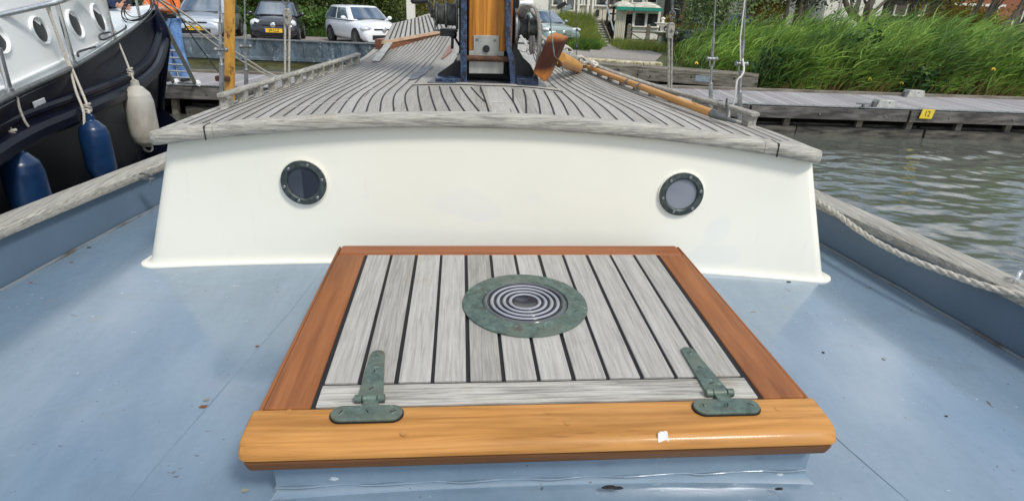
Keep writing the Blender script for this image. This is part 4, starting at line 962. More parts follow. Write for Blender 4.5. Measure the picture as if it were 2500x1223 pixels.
for px, py, lab in ((95, 76, 'nearest full porthole'), (181, 61, 'middle porthole'), (240, 47, 'foremost porthole'), (-12, 96, 'porthole cut by the picture edge')):
    wa = wall_at(px, py)
    if not wa: print('no wall', px); continue
    p, n = wa; T = Matrix.Translation(p) @ n.to_track_quat('Z', 'Y').to_matrix().to_4x4() @ Matrix.Diagonal((1.55, .92, 1, 1))
    hh = 30 if px == 95 else 26 if px == 181 else 24; ph = .70*(wall_at(px, py-hh)[0]-wall_at(px, py+hh)[0]).length/2 if px > 50 else .075
    m = MB(); m.lathe([(ph*1.13, -.004), (ph*1.11, .010), (ph*1.02, .018), (ph*.90, .012), (ph*.88, .002)], 30, T, cap=False); rg = m.build('porthole', MT['cabw'], cabn, 50)
    m = MB(); m.lathe([(.0001, .004), (ph*.89, .004)], 30, T, cap=False); m.build('pane', MT['glassb'] if 'glassb' in MT else MT['glassd'], rg)
# hawse opening
d = (gw[18]-gw[14]).normalized()
def hull_at(px, py, a0, b0):
    r = _ray(Mw, px, py); n = (gw[a0+2]-gw[a0]).cross(sk_[a0]-gw[a0]).normalized(); t = (gw[a0]-EYE_W).dot(n)/r.dot(n); return EYE_W+r*t
q4 = [hull_at(px, py, 18, 0) for px, py in ((76, 250), (105, 238), (113, 260), (84, 273))]; nn_ = (q4[1]-q4[0]).cross(q4[2]-q4[0]).normalized()
if nn_.x < 0: nn_ = -nn_
m = MB(); m.prism([p+nn_*.002 for p in q4], nn_*.005); m.build('hawse_cover', MT['cabw'], nb, bevel=.004)
# stainless rail
rl = [W(-120, 68, z=2.02+.02), W(0, 38, z=2.03), W(75, 19, z=2.05)]
A_ = W(24, 228, z=1.50); 
def stan(px0, py0, i, px1, py1):
    b = W(px0, py0, z=gw[i].z); t = W(px1, py1, y=b.y+.02); return b, t
bs = []
for (px0, py0, z0, px1, py1) in ((27, 234, 1.50, -4, 118), (183, 164, 1.53, 138, 6), (280, 103, 1.58, 254, -8), (343, 54, 1.66, 330, -12), (375, 24, 1.75, 370, -30)):
    b = W(px0, py0, z=z0); t = W(px1, py1, y=b.y-.01); u = (t-b); t = b+u; m = MB(); m.tube([b, t], .0135, 10); m.tube([b, b+u.normalized()*.035], .019, 10); bs.append(t); m.build('stanchion', MT['steel'], nb, 60)
m = MB(); P = [W(-150, 76, y=bs[0].y+.0), W(0, 38, y=(bs[0].y+bs[1].y)/2-.05), W(138, 6, y=bs[1].y), W(195, -12, y=bs[2].y-.3), bs[2]+Vector((0, 0, .02)), bs[3]+Vector((0, 0, .1)), bs[4]+Vector((0, 0, .1))]
m.tube(curve(P, 6), .016, 12); m.build('guard_rail', MT['steel'], nb, 60)
settle(nb)
# fenders
def fender(px, pyt, pxb, pyb, wpx, y_, mat, lab, ropes, blunt=True):
    t = W(px, pyt, y=y_); b = W(pxb, pyb, y=y_); l = t.z-b.z; c = Vector((t.x, y_, 0)); zc = (Mw.transposed() @ (b.lerp(t, .5)-EYE_W)); r = .84*wpx/2/F*(-zc.z)
    T = Matrix.Translation((b.x*.5+t.x*.5, y_, b.z))
    m = MB(); pr = [(.0001, 0), (r*.35, .0), (r*.45, .012), (r*.8, r*.35), (r, r*.95), (r, l-r*1.5), (r*.86, l-r*.9), (r*.45, l-r*.42), (r*.30, l-r*.35), (r*.27, l-.0), (.0001, l)]
    pr2 = []
    for i in range(len(pr)-1):
        for k in range(4): q = k/4; pr2.append((pr[i][0]*(1-q)+pr[i+1][0]*q, pr[i][1]*(1-q)+pr[i+1][1]*q))
    m.lathe(pr2+[pr[-1]], 28, T, cap=False)
    m.tube([(b.x*.5+t.x*.5+r*.34*math.cos(a), y_, b.z-.012+r*.30*math.sin(a)) for a in [2*math.pi*k/12 for k in range(12)]], .008, 6, closed=True)
    f_ = m.build('fender', mat, None, 70); tag(f_, lab, 'fender', 'fenders hanging from the navy motor boat'); 
    for v in f_.data.vertices: v.co -= Vector(T.translation)
    f_.location = T.translation
    m = MB(); m.tube([((r*.22)*math.cos(a), 0, l-r*.12+r*.20*math.sin(a)) for a in [2*math.pi*k/12 for k in range(12)]], .006, 6, closed=True); m.build('eyelet', mat, f_, 60)
    for pts, rr, mt in ropes:
        P = [W(a, b_, y=yy) for a, b_, yy in pts]; P.append(Vector((T.translation.x, y_-.0, t.z-.01)))
        m = MB(); m.tube(curve(P, 6), rr, 7); 
        k = P[-2]
        for q in range(4): a = q*1.6; m.tube([k+Vector((rr*2*math.cos(a+w_*.9), rr*2*math.sin(a+w_*.9), rr*(q-1.5)*1.5+rr*math.sin(w_))) for w_ in range(7)], rr, 6, closed=True)
        ro = m.build('fender_rope', mt, f_, 60)
        ro.data.transform(Matrix.Translation(-T.translation))
    return f_
MTR = MT['rope']
fender(34, 356, 122, 640, 104, 2.72, MT['fendb'], 'blue fender nearest the camera, lowest at the left edge', [([(-30, 100, 2.78), (0, 250, 2.80), (18, 300, 2.79), (32, 330, 2.75)], .0075, MTR)])
fender(216, 282, 258, 440, 77, 3.42, MT['fendb'], 'blue fender hanging between the nearest blue one and the white one', [([(112, 12, 3.6), (150, 110, 3.62), (180, 178, 3.60), (208, 245, 3.50), (214, 264, 3.45)], .0075, MTR)])
fender(326, 198, 362, 357, 78, 4.38, MT['fendw'], 'dirty white fender hanging beside the teak roof corner', [([(258, 0, 5.0), (272, 62, 5.05), (296, 120, 4.9), (309, 152, 4.55), (318, 176, 4.42)], .008, MTR)])
def loose(nm, pts, r, mat, lab, cat='rope', grp=None):
    P = [W(a, b, y=y) for a, b, y in pts]; m = MB(); m.tube(curve(P, 8), r, 7); o = m.build(nm, mat, None, 60); settle_mesh(o); return tag(o, lab, cat, grp)
def settle_mesh(o):
    P = [v.co for v in o.data.vertices]; b = Vector([(min(p[i] for p in P)+max(p[i] for p in P))/2 for i in range(3)]); b.z = min(p.z for p in P); o.data.transform(Matrix.Translation(-b)); o.location = b
loose('hanging_rope', [(108, 5, 3.6), (100, 8, 3.6), (118, 12, 3.58), (124, 40, 3.58), (152, 120, 3.6), (172, 175, 3.6), (186, 225, 3.5), (203, 270, 3.42), (206, 310, 3.38), (209, 352, 3.36)], .0075, MTR, 'loose rope end hanging left of the middle blue fender')
loose('hanging_rope', [(256, -10, 5.0), (266, 40, 5.05), (284, 95, 5.05), (296, 130, 5.0), (303, 185, 4.85), (290, 200, 4.82), (272, 210, 4.8)], .009, MTR, 'loose rope end bent over the strake beside the white fender')
loose('hanging_rope', [(-20, 110, 2.8), (10, 190, 2.82), (30, 222, 2.85), (42, 240, 2.84), (48, 265, 2.82), (60, 295, 2.8), (70, 310, 2.8)], .006, MT['ropeg'], 'thin grey rope end hanging on the hull left of the white hawse cover')
for k, (pts, lab) in enumerate((([(283, 90, 5.2), (248, 98, 5.1), (258, 112, 5.05), (310, 78, 5.9), (292, 62, 6.2), (322, 48, 6.3), (296, 32, 6.6), (318, 28, 6.6)], 'dark hose snaking over the foredeck'), ([(236, 130, 4.6), (197, 143, 4.3), (195, 155, 4.1)], 'short dark hose end on the side deck'))):
    P = []
    for a, b, y in pts:
        p = W(a, b, z=1.60 if k == 0 else 1.56); P.append(p+Vector((0, 0, .04)))
    m = MB(); m.tube(curve(P, 8), .007, 7); o = m.build('hose', MT['ropek'], None, 60); settle_mesh(o); tag(o, lab+' of the left motor boat', 'hose')
m = MB(); c = W(338, 18, z=1.80)
for k in range(5):
    r0 = .13+.016*(k % 4); tl = (k*.37) % 1*.35; m.tube([(c.x+r0*math.cos(a)+.02*math.sin(k*3), c.y+r0*.7*math.sin(a), c.z+.14*math.sin(a+tl)*(1 if k % 2 else .8)+.02*math.cos(k)) for a in [2*math.pi*q/22 for q in range(22)]], .0045, 6, closed=True)
o = m.build('rope_coil', MT['ropek'], None, 60); settle_mesh(o); tag(o, 'dark coiled line hanging at the bow rail of the left motor boat', 'rope')
# person seated on the foredeck (only the sleeve and hand reach into the picture)
yq = 6.9
hd = W(291, 15, y=yq); el_ = W(277, 10, y=yq-.02); sh = W(252, -70, y=yq+.05)
base = Vector((sh.x-.14, yq+.08, 1.60))
J = dict(pel=base+Vector((-.05, .05, .28)), chest=Vector((sh.x-.16, sh.y, sh.z-.06)), neck=Vector((sh.x-.14, sh.y, sh.z+.1)), head=Vector((sh.x-.12, sh.y-.02, sh.z+.22)), crown=Vector((sh.x-.12, sh.y, sh.z+.33)), sl=Vector((sh.x-.34, sh.y, sh.z)), sr=sh, el=Vector((sh.x-.40, sh.y-.1, sh.z-.26)), er=el_, wl=Vector((sh.x-.3, sh.y-.2, sh.z-.3)), wr=hd,
         hl=base+Vector((-.14, 0, .22)), hr=base+Vector((.04, 0, .22)), kl=base+Vector((-.2, -.0, .30))+Vector((0, .38, 0)), kr=base+Vector((.0, .4, .30)), al=base+Vector((-.2, .55, -.0)), ar=base+Vector((.0, .56, 0)))
pp, sk2 = figure('person', 'crouching person in navy jacket on the left boat, only sleeve and hand in view', J, None, None, None)
sk2('body', [[('pel', .12), ('chest', .12), ('neck', .055), ('head', .085), ('crown', .06)], [('chest', .12), ('sl', .055), ('el', .04), ('wl', .028)], [('chest', .12), ('sr', .055), ('er', .04), ('wr', .026)], [('pel', .12), ('hl', .08), ('kl', .05), ('al', .035)], [('pel', .12), ('hr', .08), ('kr', .05), ('ar', .035)]], MT['skin'])
sk2('jacket', [[(J['pel']+Vector((0, 0, .05)), .15), ('chest', .17), (J['neck']+Vector((0, 0, -.03)), .07)], [('chest', .17), ('sl', .08), ('el', .066), ('wl', .05)], [('chest', .17), ('sr', .08), ('er', .062), (J['er'].lerp(J['wr'], .6), .045)]], MT['darkblue'])
sk2('trousers', [[('pel', .14), ('hl', .1), ('kl', .075), ('al', .06)], [('pel', .14), ('hr', .1), ('kr', .075), ('ar', .06)]], MT['darkblue'])
m = MB(); m.ball(J['head']+Vector((0, .015, .05)), .106, 10); m.build('hair', MT['hair'], pp, 60)
hand(pp, J['wr'], (1, -.1, -.1), 1)
settle(pp)

# ---- ladder from the pontoon up to the bow of the motor boat, mooring lines
ld = thing('ladder', 'aluminium ladder on small wheels leaning from the pontoon to the navy bow', 'ladder')
f1, f2 = W(424, 202, z=.54), W(477, 205, z=.54); t1 = W(385, 30, y=8.1); wdt = f1-f2
m = MB(); t2 = t1+wdt*.98
for a, b in ((f2, t1), (f1, t2)): m = MB(); m.beam(b, a, .030, .06, up=(0, -1, .4)); m.build('side_rail', MT['plate'], ld, bevel=.004)
for k in range(9): q = .10+k*.105; m = MB(); m.rod(f1.lerp(t2, q), f2.lerp(t1, q), .016, 8); m.build('rung', MT['steel'], ld, 60)
for a in (f1, f2): m = MB(); m.lathe([(.05, -.018), (.055, 0), (.05, .018)], 16, Matrix.Translation(a+Vector((.05, 0, .01))) @ Matrix.Rotation(R(90), 4, 'Y')); m.lathe([(.0001, 0), (.02, .03), (.0001, .035)], 12, Matrix.Translation(a+Vector((.05, 0, .01))) @ Matrix.Rotation(R(90), 4, 'Y')); m.build('wheel', MT['cabw'], ld, 50)
m = MB(); m.rod(f1, f2, .014, 8); m.build('axle', MT['greymet'], ld); settle(ld)
loose('mooring_line', [(374, -8, 7.7), (450, 50, 8.4), (533, 115, 9.2), (600, 155, 9.8), (652, 184, 10.5), (692, 195, 11.0)], .013, MTR, 'upper pale mooring line running from the navy bow down to the pontoon', 'rope', 'mooring lines of the navy motor boat')
loose('mooring_line', [(384, -6, 7.7), (455, 38, 8.3), (536, 102, 9.0), (602, 145, 9.8), (655, 178, 10.5), (694, 192, 11.0)], .013, MTR, 'lower pale mooring line running from the navy bow down to the pontoon', 'rope', 'mooring lines of the navy motor boat')
loose('dark_line', [(418, -6, 7.9), (445, 50, 8.4), (480, 105, 9.0), (510, 145, 9.6), (536, 178, 10.2), (580, 214, 10.4)], .009, MT['ropek'], 'thin black line running from the navy bow past the ladder', 'rope')
loose('rope_loop', [(388, 190, 8.9), (387, 212, 8.9), (396, 228, 8.9), (401, 220, 8.9), (396, 206, 8.9), (388, 194, 8.9)], .006, MT['ropeg'], 'small slack rope loop hanging at the navy bow before the pontoon', 'rope')
# ================================================================ water, land, quay
def struct(name, m, mat, **k): o = m.build(name, mat, **k); o['kind'] = 'structure'; return o
GZ = .50
# open water: one sheet, with real wavelets near the boats
gx = np.linspace(-9, 17, 620); gy = np.linspace(-3, 17.2, 560); GX, GY = np.meshgrid(gx, gy); Zw = np.zeros_like(GX); wr_ = np.random.RandomState(5)
for k in range(70):
    lam = .11*(8.0**wr_.rand()); th = math.radians(90+wr_.normal(0, 34)); kx, ky = 2*math.pi/lam*math.cos(th), 2*math.pi/lam*math.sin(th)
    Zw += .0023*lam**.9/1.0*np.sin(kx*GX+ky*GY+wr_.uniform(0, 6.28)+.9*np.sin(GX*wr_.uniform(.2, .7)+GY*wr_.uniform(.2, .6)))
win = np.clip((GX+9)/1.5, 0, 1)*np.clip((17-GX)/1.5, 0, 1)*np.clip((GY+3)/1.5, 0, 1)*np.clip((17.2-GY)/1.5, 0, 1); patchy = .55+.45*np.sin(GX*.7+1.3*np.sin(GY*.5))*np.sin(GY*.9+GX*.3); Zw *= win*(.55+.6*patchy)
m = MB(); nx_, ny_ = len(gx), len(gy)
idx = (np.arange(ny_-1)[:, None]*nx_+np.arange(nx_-1)[None]).ravel(); Vw = np.stack([GX.ravel(), GY.ravel(), Zw.ravel()], 1); Fw = np.stack([idx, idx+1, idx+nx_+1, idx+nx_], 1)
O = [(-400, -400), (400, -400), (400, 400), (-400, 400)]; I_ = [(-9, -3), (17, -3), (17, 17.2), (-9, 17.2)]; b0 = len(Vw)
Vw = np.concatenate([Vw, np.array([(x, y, 0) for x, y in O+I_])]); Fw = np.concatenate([Fw, np.array([(b0+k, b0+(k+1) % 4, b0+4+(k+1) % 4, b0+4+k) for k in range(4)])])
me = bpy.data.meshes.new('water'); me.from_pydata(Vw.tolist(), [], Fw.tolist()); me.materials.append(MT['water']); me.shade_smooth(); me.update(); wo = obj('water', me); wo['kind'] = 'structure'
MT['asphalt'] = simple('pale worn road surface', (.24, .215, .19), (.32, .29, .26), .9, 0, 9, bump=.4, bd=.01)
MT['earth'] = simple('grassy earth', (.035, .055, .015), (.09, .10, .03), .95, 0, 3, bump=.6, bd=.03)
MT['stone'] = simple('mossy pale stone edge', (.62, .57, .42), (.32, .27, .12), .9, 0, 7, bump=.6, bd=.02, a=.4, b=.62)
t = NT('boat dock planks'); v = t.coord(); xx = t.sepx(v)
q = t.math('FLOOR', t.math('DIVIDE', xx[0], .145)); wn = t.n('TexWhiteNoise', noise_dimensions='1D'); t.l(q, wn.inputs['W'])
fr_ = t.math('FRACT', t.math('DIVIDE', xx[0], .145)); c = t.ramp(t.noise(40, t.coord((1, .06, 1)), 6, .7), .3, .7, (.20, .19, .19), (.40, .385, .38)); c = t.mix(.45, c, t.ramp(wn.outputs[0], 0, 1, (.20, .19, .20), (.46, .44, .44)))
c = t.mix(t.math('GREATER_THAN', fr_, .94), c, (.02, .02, .02)); t.bump(t.noise(60, t.coord((1, .1, 1)), 5), .4, .004); MT['dockp'] = t.set(c, .75)
MT['fascia'] = simple('dark weathered dock timber', (.045, .042, .038), (.20, .185, .165), .85, 0, 7, (.35, 1, 1.6), bump=.6, bd=.01, a=.38, b=.7, det=10)
MT['oldtimber'] = simple('grey brown quay timber', (.10, .085, .06), (.25, .225, .18), .85, 0, 8, (.3, 1, 1.6), bump=.6, bd=.01, det=10)
MT['dkwood'] = simple('wet black timber', (.012, .012, .010), (.13, .12, .095), .7, 0, 8, (.4, 1, 2), bump=.5, bd=.01, det=10)
# shoreline: left behind the steel wall, right at the quay and reeds
shore = [(-400, 17.9), (-60, 17.6), (-10, 17.45), (-3.4, 17.55), (-2.6, 17.3), (-1.4, 16.45), (.6, 16.05), (1.9, 15.6), (3.2, 15.1), (4.9, 14.5), (6.5, 13.9), (8.5, 13.75), (12, 13.5), (18, 13.0), (30, 12.5), (400, 12)]
m = MB(); n = len(shore); far = 600
m.grid([[(x, y, -.6) for x, y in shore], [(x, y+.02, GZ-.12) for x, y in shore], [(x, y+.25, GZ-.02) for x, y in shore], [(x*1.0, y+1.2, GZ) for x, y in shore], [(x, 30+abs(x)*.02, GZ) for x, y in shore], [(x, far, GZ+.2) for x, y in shore]])
struct('ground', m, MT['earth'], smooth=50)
# road: strip along the quay, widening into the path
m = MB(); lo = [(-60, 17.9), (-20, 17.8), (-10, 17.75), (-5, 17.85), (-3.2, 17.9), (-2.2, 17.2), (-1.0, 16.9), (.8, 16.5), (2.1, 16.1), (3.0, 16.2), (4.0, 17.6)]
hi = [(-60, 27), (-20, 23.6), (-10, 22.6), (-7.0, 23.3), (-5.4, 25.2), (-3.6, 25.4), (-2.0, 24.6), (.5, 24.0), (1.6, 21.4), (2.6, 20.6), (4.0, 19.6)]
m.grid([[(x, y, GZ+.006) for x, y in lo], [(x, y, GZ+.006) for x, y in hi]]); struct('road', m, MT['asphalt'])
m = MB(); A1 = W(1440, 122, z=GZ); A2 = W(1478, 104, z=GZ); A3 = W(1512, 106, z=GZ); A4 = W(1618, 134, z=GZ); A5 = W(1600, 150, z=GZ); A6 = W(1440, 140, z=GZ)
m.add([Vector((p.x, p.y, GZ+.011)) for p in (A1, A2, A3, A4, A5, A6)], [tuple(range(6))]); struct('path', m, MT['asphalt'])
# stone edge and rough grass at the quay
m = MB(); g = random.Random(3)
P = [W(px, py, z=GZ) for px, py in ((1128, 143), (1200, 146), (1280, 150), (1360, 152), (1460, 157), (1540, 163), (1615, 166))]
P = curve(P, 6)
for i in range(len(P)-1):
    a, b = P[i], P[i+1]; m.beam(a+Vector((0, g.uniform(-.02, .02), .03)), a.lerp(b, .94)+Vector((0, g.uniform(-.02, .02), .03)), .34, .20)
st_ = m.build('stone_kerb', MT['stone'], None, bevel=.02); settle_mesh(st_); tag(st_, 'pale mossy stone kerb along the road edge by the old timber quay', 'kerb')
# ---- steel sheet wall left, clad with reflecting panels
t = NT('stained blue grey sheet metal'); v = t.coord(); a = t.noise(3.2, t.coord((1, 1, .5)), 8, .7, .8); b = t.noise(1.1, v, 5)
c = t.ramp(a, .38, .62, (.035, .05, .065), (.25, .32, .38)); c = t.mix(t.ramp(b, .4, .65), c, (.10, .125, .14)); c = t.mix(t.math('MULTIPLY', t.ramp(t.noise(6, t.coord((1, 1, .6), loc=(4, 1, 0)), 9, .75), .58, .66), .8), c, (.55, .62, .66)); t.bump(a, .5, .03)
MT['sheet'] = t.set(c, .22, metal=.35)
MT['algae'] = simple('olive algae on the wall foot', (.05, .05, .012), (.13, .12, .045), .5, 0, 5, (.5, 1, 2), bump=.4, bd=.02)
wa = thing('steel_quay_wall', 'stained blue grey sheet steel quay wall below the parked cars', 'quay wall')
x0, x1 = -30.0, -2.9; n = 52; y0 = 17.35
m = MB(); top_ = []
for k in range(n): xa_ = x0+(x1-x0)*k/n; xb_ = x0+(x1-x0)*(k+1)/n-.015; m.hexa([(xa_, y0, .10), (xb_, y0+.03, .10), (xb_, y0+.10, .10), (xa_, y0+.10, .10), (xa_, y0, .72), (xb_, y0+.03, .72), (xb_, y0+.1, .72), (xa_, y0+.1, .72)])
m.build('panels', MT['sheet'], wa)
m = MB(); m.box(((x0+x1)/2, y0+.06, .735), (x1-x0, .18, .035)); m.build('cap', MT['galv'], wa, bevel=.005)
m = MB(); m.box(((x0+x1)/2, y0-.06, .24), (x1-x0, .14, .10)); m.build('waling', MT['sheet'], wa, bevel=.01)
m = MB(); m.box(((x0+x1)/2, y0-.03, -.15), (x1-x0, .10, .64)); m.build('foot', MT['algae'], wa)
settle(wa)
# ---- pontoon
dk = thing('floating_dock', 'long grey planked pontoon with dark timber fascia crossing behind the boats', 'pontoon')
dz = .5; yn, yf = 10.22, 12.3; xl_, xr_ = -9.0, 22.0
def yn_(x): return 10.02+.042*(x+6)
def yf_(x): return 11.85+.045*(x+6.5)
m = MB(); rows = []
for k in range(63): x = xl_+(xr_-xl_)*k/62; rows.append([(x, yn_(x), dz-.05), (x, yn_(x), dz), (x, yf_(x), dz), (x, yf_(x), dz-.05)])
m.grid(rows).build('planking', MT['dockp'], dk)
for nm, f, o, mt, h, zz in (('edge_strip', yn_, -.02, 'galv', .02, dz+.006), ('edge_strip', yf_, -.08, 'oldtimber', .05, dz+.022)):
    m = MB(); m.beam((xl_, f(xl_)+o, zz), (xr_, f(xr_)+o, zz), .06 if o > -.05 else .12, h); m.build(nm, MT[mt], dk, bevel=.004)
cuts = [-9.0, -2.5, 4.0-.02, 6.78, 14.0, 22.0]
for a, b in zip(cuts[:-1], cuts[1:]):
    m = MB(); a_, b_ = a+.02, b-.02; m.beam((a_, yn_(a_)-.045, dz-.115), (b_, yn_(b_)-.045, dz-.115), .07, .19); fb = m.build('fascia', MT['fascia'], dk, bevel=.006)
m = MB(); x = -8.6
while x < 20:
    T = Matrix.Translation((x, yn_(x)-.082, dz-.12)) @ Matrix.Rotation(R(90), 4, 'X'); m.lathe([(.022, -.005), (.02, .008), (.008, .012)], 10, T); x += 1.15
for x, z in ((6.42, .0), (6.50, -.03), (6.58, .01), (6.62, -.05), (7.0, 0), (7.08, -.04), (7.12, .01)): m.lathe([(.014, 0), (.012, .006)], 8, Matrix.Translation((x, yn_(x)-.082, dz-.12+z)) @ Matrix.Rotation(R(90), 4, 'X'))
m.build('bolt', MT['greymet'], dk, 40)
m = MB(); x = -8.2; g = random.Random(5)
while x < 21: 
    m.beam((x, yn_(x)+.1, -.1), (x+.03, yn_(x)+.1, dz-.2), .10, .08, up=(0, 1, 0)); x += g.choice((.9, 1.1, 1.3))
m.build('bracket', MT['oldtimber'], dk)
m = MB(); x = -8.5
while x < 21:
    l = g.uniform(2.0, 3.4); m.box((x+l/2, yn_(x)+.16, .06), (l, .14, .17), rz=.042); m.box((x+l/2, yn_(x)+.5, .12), (l, .4, .10), rz=.042); x += l+g.choice((.02, .5))
m.build('float', MT['dkwood'], dk, bevel=.01)
m = MB(); m.beam((xl_, yf_(xl_)-.1, .2), (xr_, yf_(xr_)-.1, .2), .08, .5); m.beam((xl_, yn_(xl_)+.9, .2), (xr_, yn_(xr_)+.9, .2), .08, .45); m.build('inner_beam', MT['void'], dk)
settle(dk)
# number plate
MT['yellow'] = simple('yellow plastic', (.72, .52, .03), (.78, .58, .05), .4, bump=0)
MT['ink'] = simple('black lettering', (.012, .012, .012), rough=.5, bump=0)
def text(s, size, mat, parent, T, name='lettering', bold=0, ext=.0015, sx=1.0):
    cu = bpy.data.curves.new('t', 'FONT'); cu.body = s; cu.size = size; cu.align_x = 'CENTER'; cu.align_y = 'CENTER'; cu.extrude = ext; cu.offset = bold
    o = bpy.data.objects.new('t', cu); C.objects.link(o); bpy.context.view_layer.update()
    me = bpy.data.meshes.new_from_object(o.evaluated_get(bpy.context.evaluated_depsgraph_get())); bpy.data.objects.remove(o)
    me.materials.clear(); me.materials.append(mat); me.transform(T @ Matrix.Diagonal((sx, 1, 1, 1))); me.name = name
    return obj(name, me, parent)
yp = yn_(6.2)-.055
c = W(2264, 279, y=yp-.03)
m = MB(); m.prism([(c.x-.118, c.y, c.z-.08), (c.x+.098, c.y, c.z-.08), (c.x+.118, c.y, c.z+.08), (c.x-.098, c.y, c.z+.08)], (0, .008, 0)); np_ = m.build('number_plate', MT['yellow'], None, bevel=.002); 
text('12', .14, MT['ink'], np_, Matrix.Translation((c.x, c.y-.001, c.z)) @ Matrix.Rotation(R(90), 4, 'X'), 'digits', sx=.75)
def settle_tree(o):
    P = [v.co for v in o.data.vertices]; b = Vector([(min(p[i] for p in P)+max(p[i] for p in P))/2 for i in range(3)]); b.z = min(p.z for p in P)
    st = [o]
    while st:
        q = st.pop(); q.data.transform(Matrix.Translation(-b)); st += kids(q)
    o.location = b
settle_tree(np_); tag(np_, 'yellow plate reading 12 fixed to the pontoon fascia', 'number plate')
# cleats and hinge boxes on the pontoon
for px, py, k, lab in ((2106, 258, 0, 'small grey mooring cleat on the pontoon edge left of the lidded boxes'), (1745, 250, 0, 'small grey mooring cleat on the pontoon behind the right rail')):
    c = W(px, py+6, z=dz); m = MB(); m.rod(c, c+Vector((0, 0, .07)), .028, 10); m.rod(c+Vector((-.12, 0, .075)), c+Vector((.12, 0, .075)), .014, 8); m.box((c.x, c.y, c.z+.008), (.14, .1, .014)); o = m.build('mooring_cleat', MT['greymet'], None, 40, bevel=.003); settle_mesh(o); tag(o, lab, 'cleat', 'cleats on the pontoon')
for px, py, lab in ((2160, 264, 'grey metal box on the near edge of the pontoon left of the yellow plate'), (2232, 238, 'grey metal box on the far edge of the pontoon before the reeds')):
    c = W(px, py, z=dz); m = MB(); m.hexa([(c.x-.17, c.y-.03, dz), (c.x+.19, c.y-.03, dz), (c.x+.19, c.y+.2, dz), (c.x-.17, c.y+.2, dz), (c.x-.12, c.y-.01, dz+.13), (c.x+.17, c.y-.01, dz+.13), (c.x+.17, c.y+.18, dz+.13), (c.x-.12, c.y+.18, dz+.13)]); o = m.build('metal_box', MT['plate'], None, bevel=.006)
    m = MB(); m.rod((c.x-.2, c.y, dz+.03), (c.x-.14, c.y, dz+.10), .012); m.rod((c.x+.05, c.y-.032, dz+.09), (c.x+.05, c.y-.02, dz+.10), .008); m.box((c.x-.19, c.y+.02, dz+.05), (.05, .08, .09)); m.build('latch', MT['greymet'], o, 40); settle_tree(o); tag(o, lab, 'metal box', 'grey metal boxes on the pontoon')
# ---- old timber quay on the right
oq = thing('timber_quay', 'low weathered timber quay with bolts standing before the road and reeds', 'timber quay')
a, b, c2 = W(1300, 148, z=.62), W(1560, 166, z=.62), W(1853, 188, z=.62)
P = [a, b, c2]
for p, q in ((a, b), (b, c2)):
    m = MB(); d = (q-p).normalized(); n_ = Vector((-d.y, d.x, 0))
    for k in range(4): m.beam(p+n_*(.08+.16*k)-Vector((0, 0, .02*((k*7) % 3)*.3)), q-d*.012+n_*(.08+.16*k), .152, .05)
    m.build('top_planks', MT['oldtimber'], oq, bevel=.006)
    m = MB(); m.beam(p-n_*.03-Vector((0, 0, .15)), q-n_*.03-Vector((0, 0, .15))-d*.01, .07, .24); m.build('face_beam', MT['oldtimber'], oq, bevel=.008)
    m = MB(); l = (q-p).length; k = .4
    while k < l: m.beam(p+d*k+n_*.1+Vector((0, 0, -.9)), p+d*k+n_*.1-Vector((0, 0, .2)), .14, .14, up=(0, 1, 0)); k += 1.25
    m.beam(p+n_*.12-Vector((0, 0, .48)), q+n_*.12-Vector((0, 0, .48)), .08, .16); m.build('pile', MT['dkwood'], oq)
    m = MB(); k = .3
    while k < l: T = Matrix.Translation(p+d*k-n_*.067-Vector((0, 0, .12+.05*math.sin(k*5)))) @ Matrix.Rotation(R(90), 4, 'X'); m.lathe([(.022, -.004), (.018, .008)], 8, T); k += .47
    m.build('bolt', MT['void'], oq)
m = MB(); m.beam(a+Vector((0, .45, -.5)), b+Vector((0, .45, -.5)), .05, .8); m.beam(b+Vector((0, .45, -.5)), c2+Vector((0, .45, -.5)), .05, .8); m.build('back_boards', MT['dkwood'], oq)
m = MB(); p = a.lerp(b, 0)+(c2-b)*0; q = b.lerp(c2, .56); d = (c2-b).normalized(); n_ = Vector((d.y, -d.x, 0)); T = q+n_*.068-Vector((0, 0, .13)); m.beam(T-d*.17, T+d*.17, .006, .13); m.build('faded_plate', MT['bead'], oq)
settle(oq)

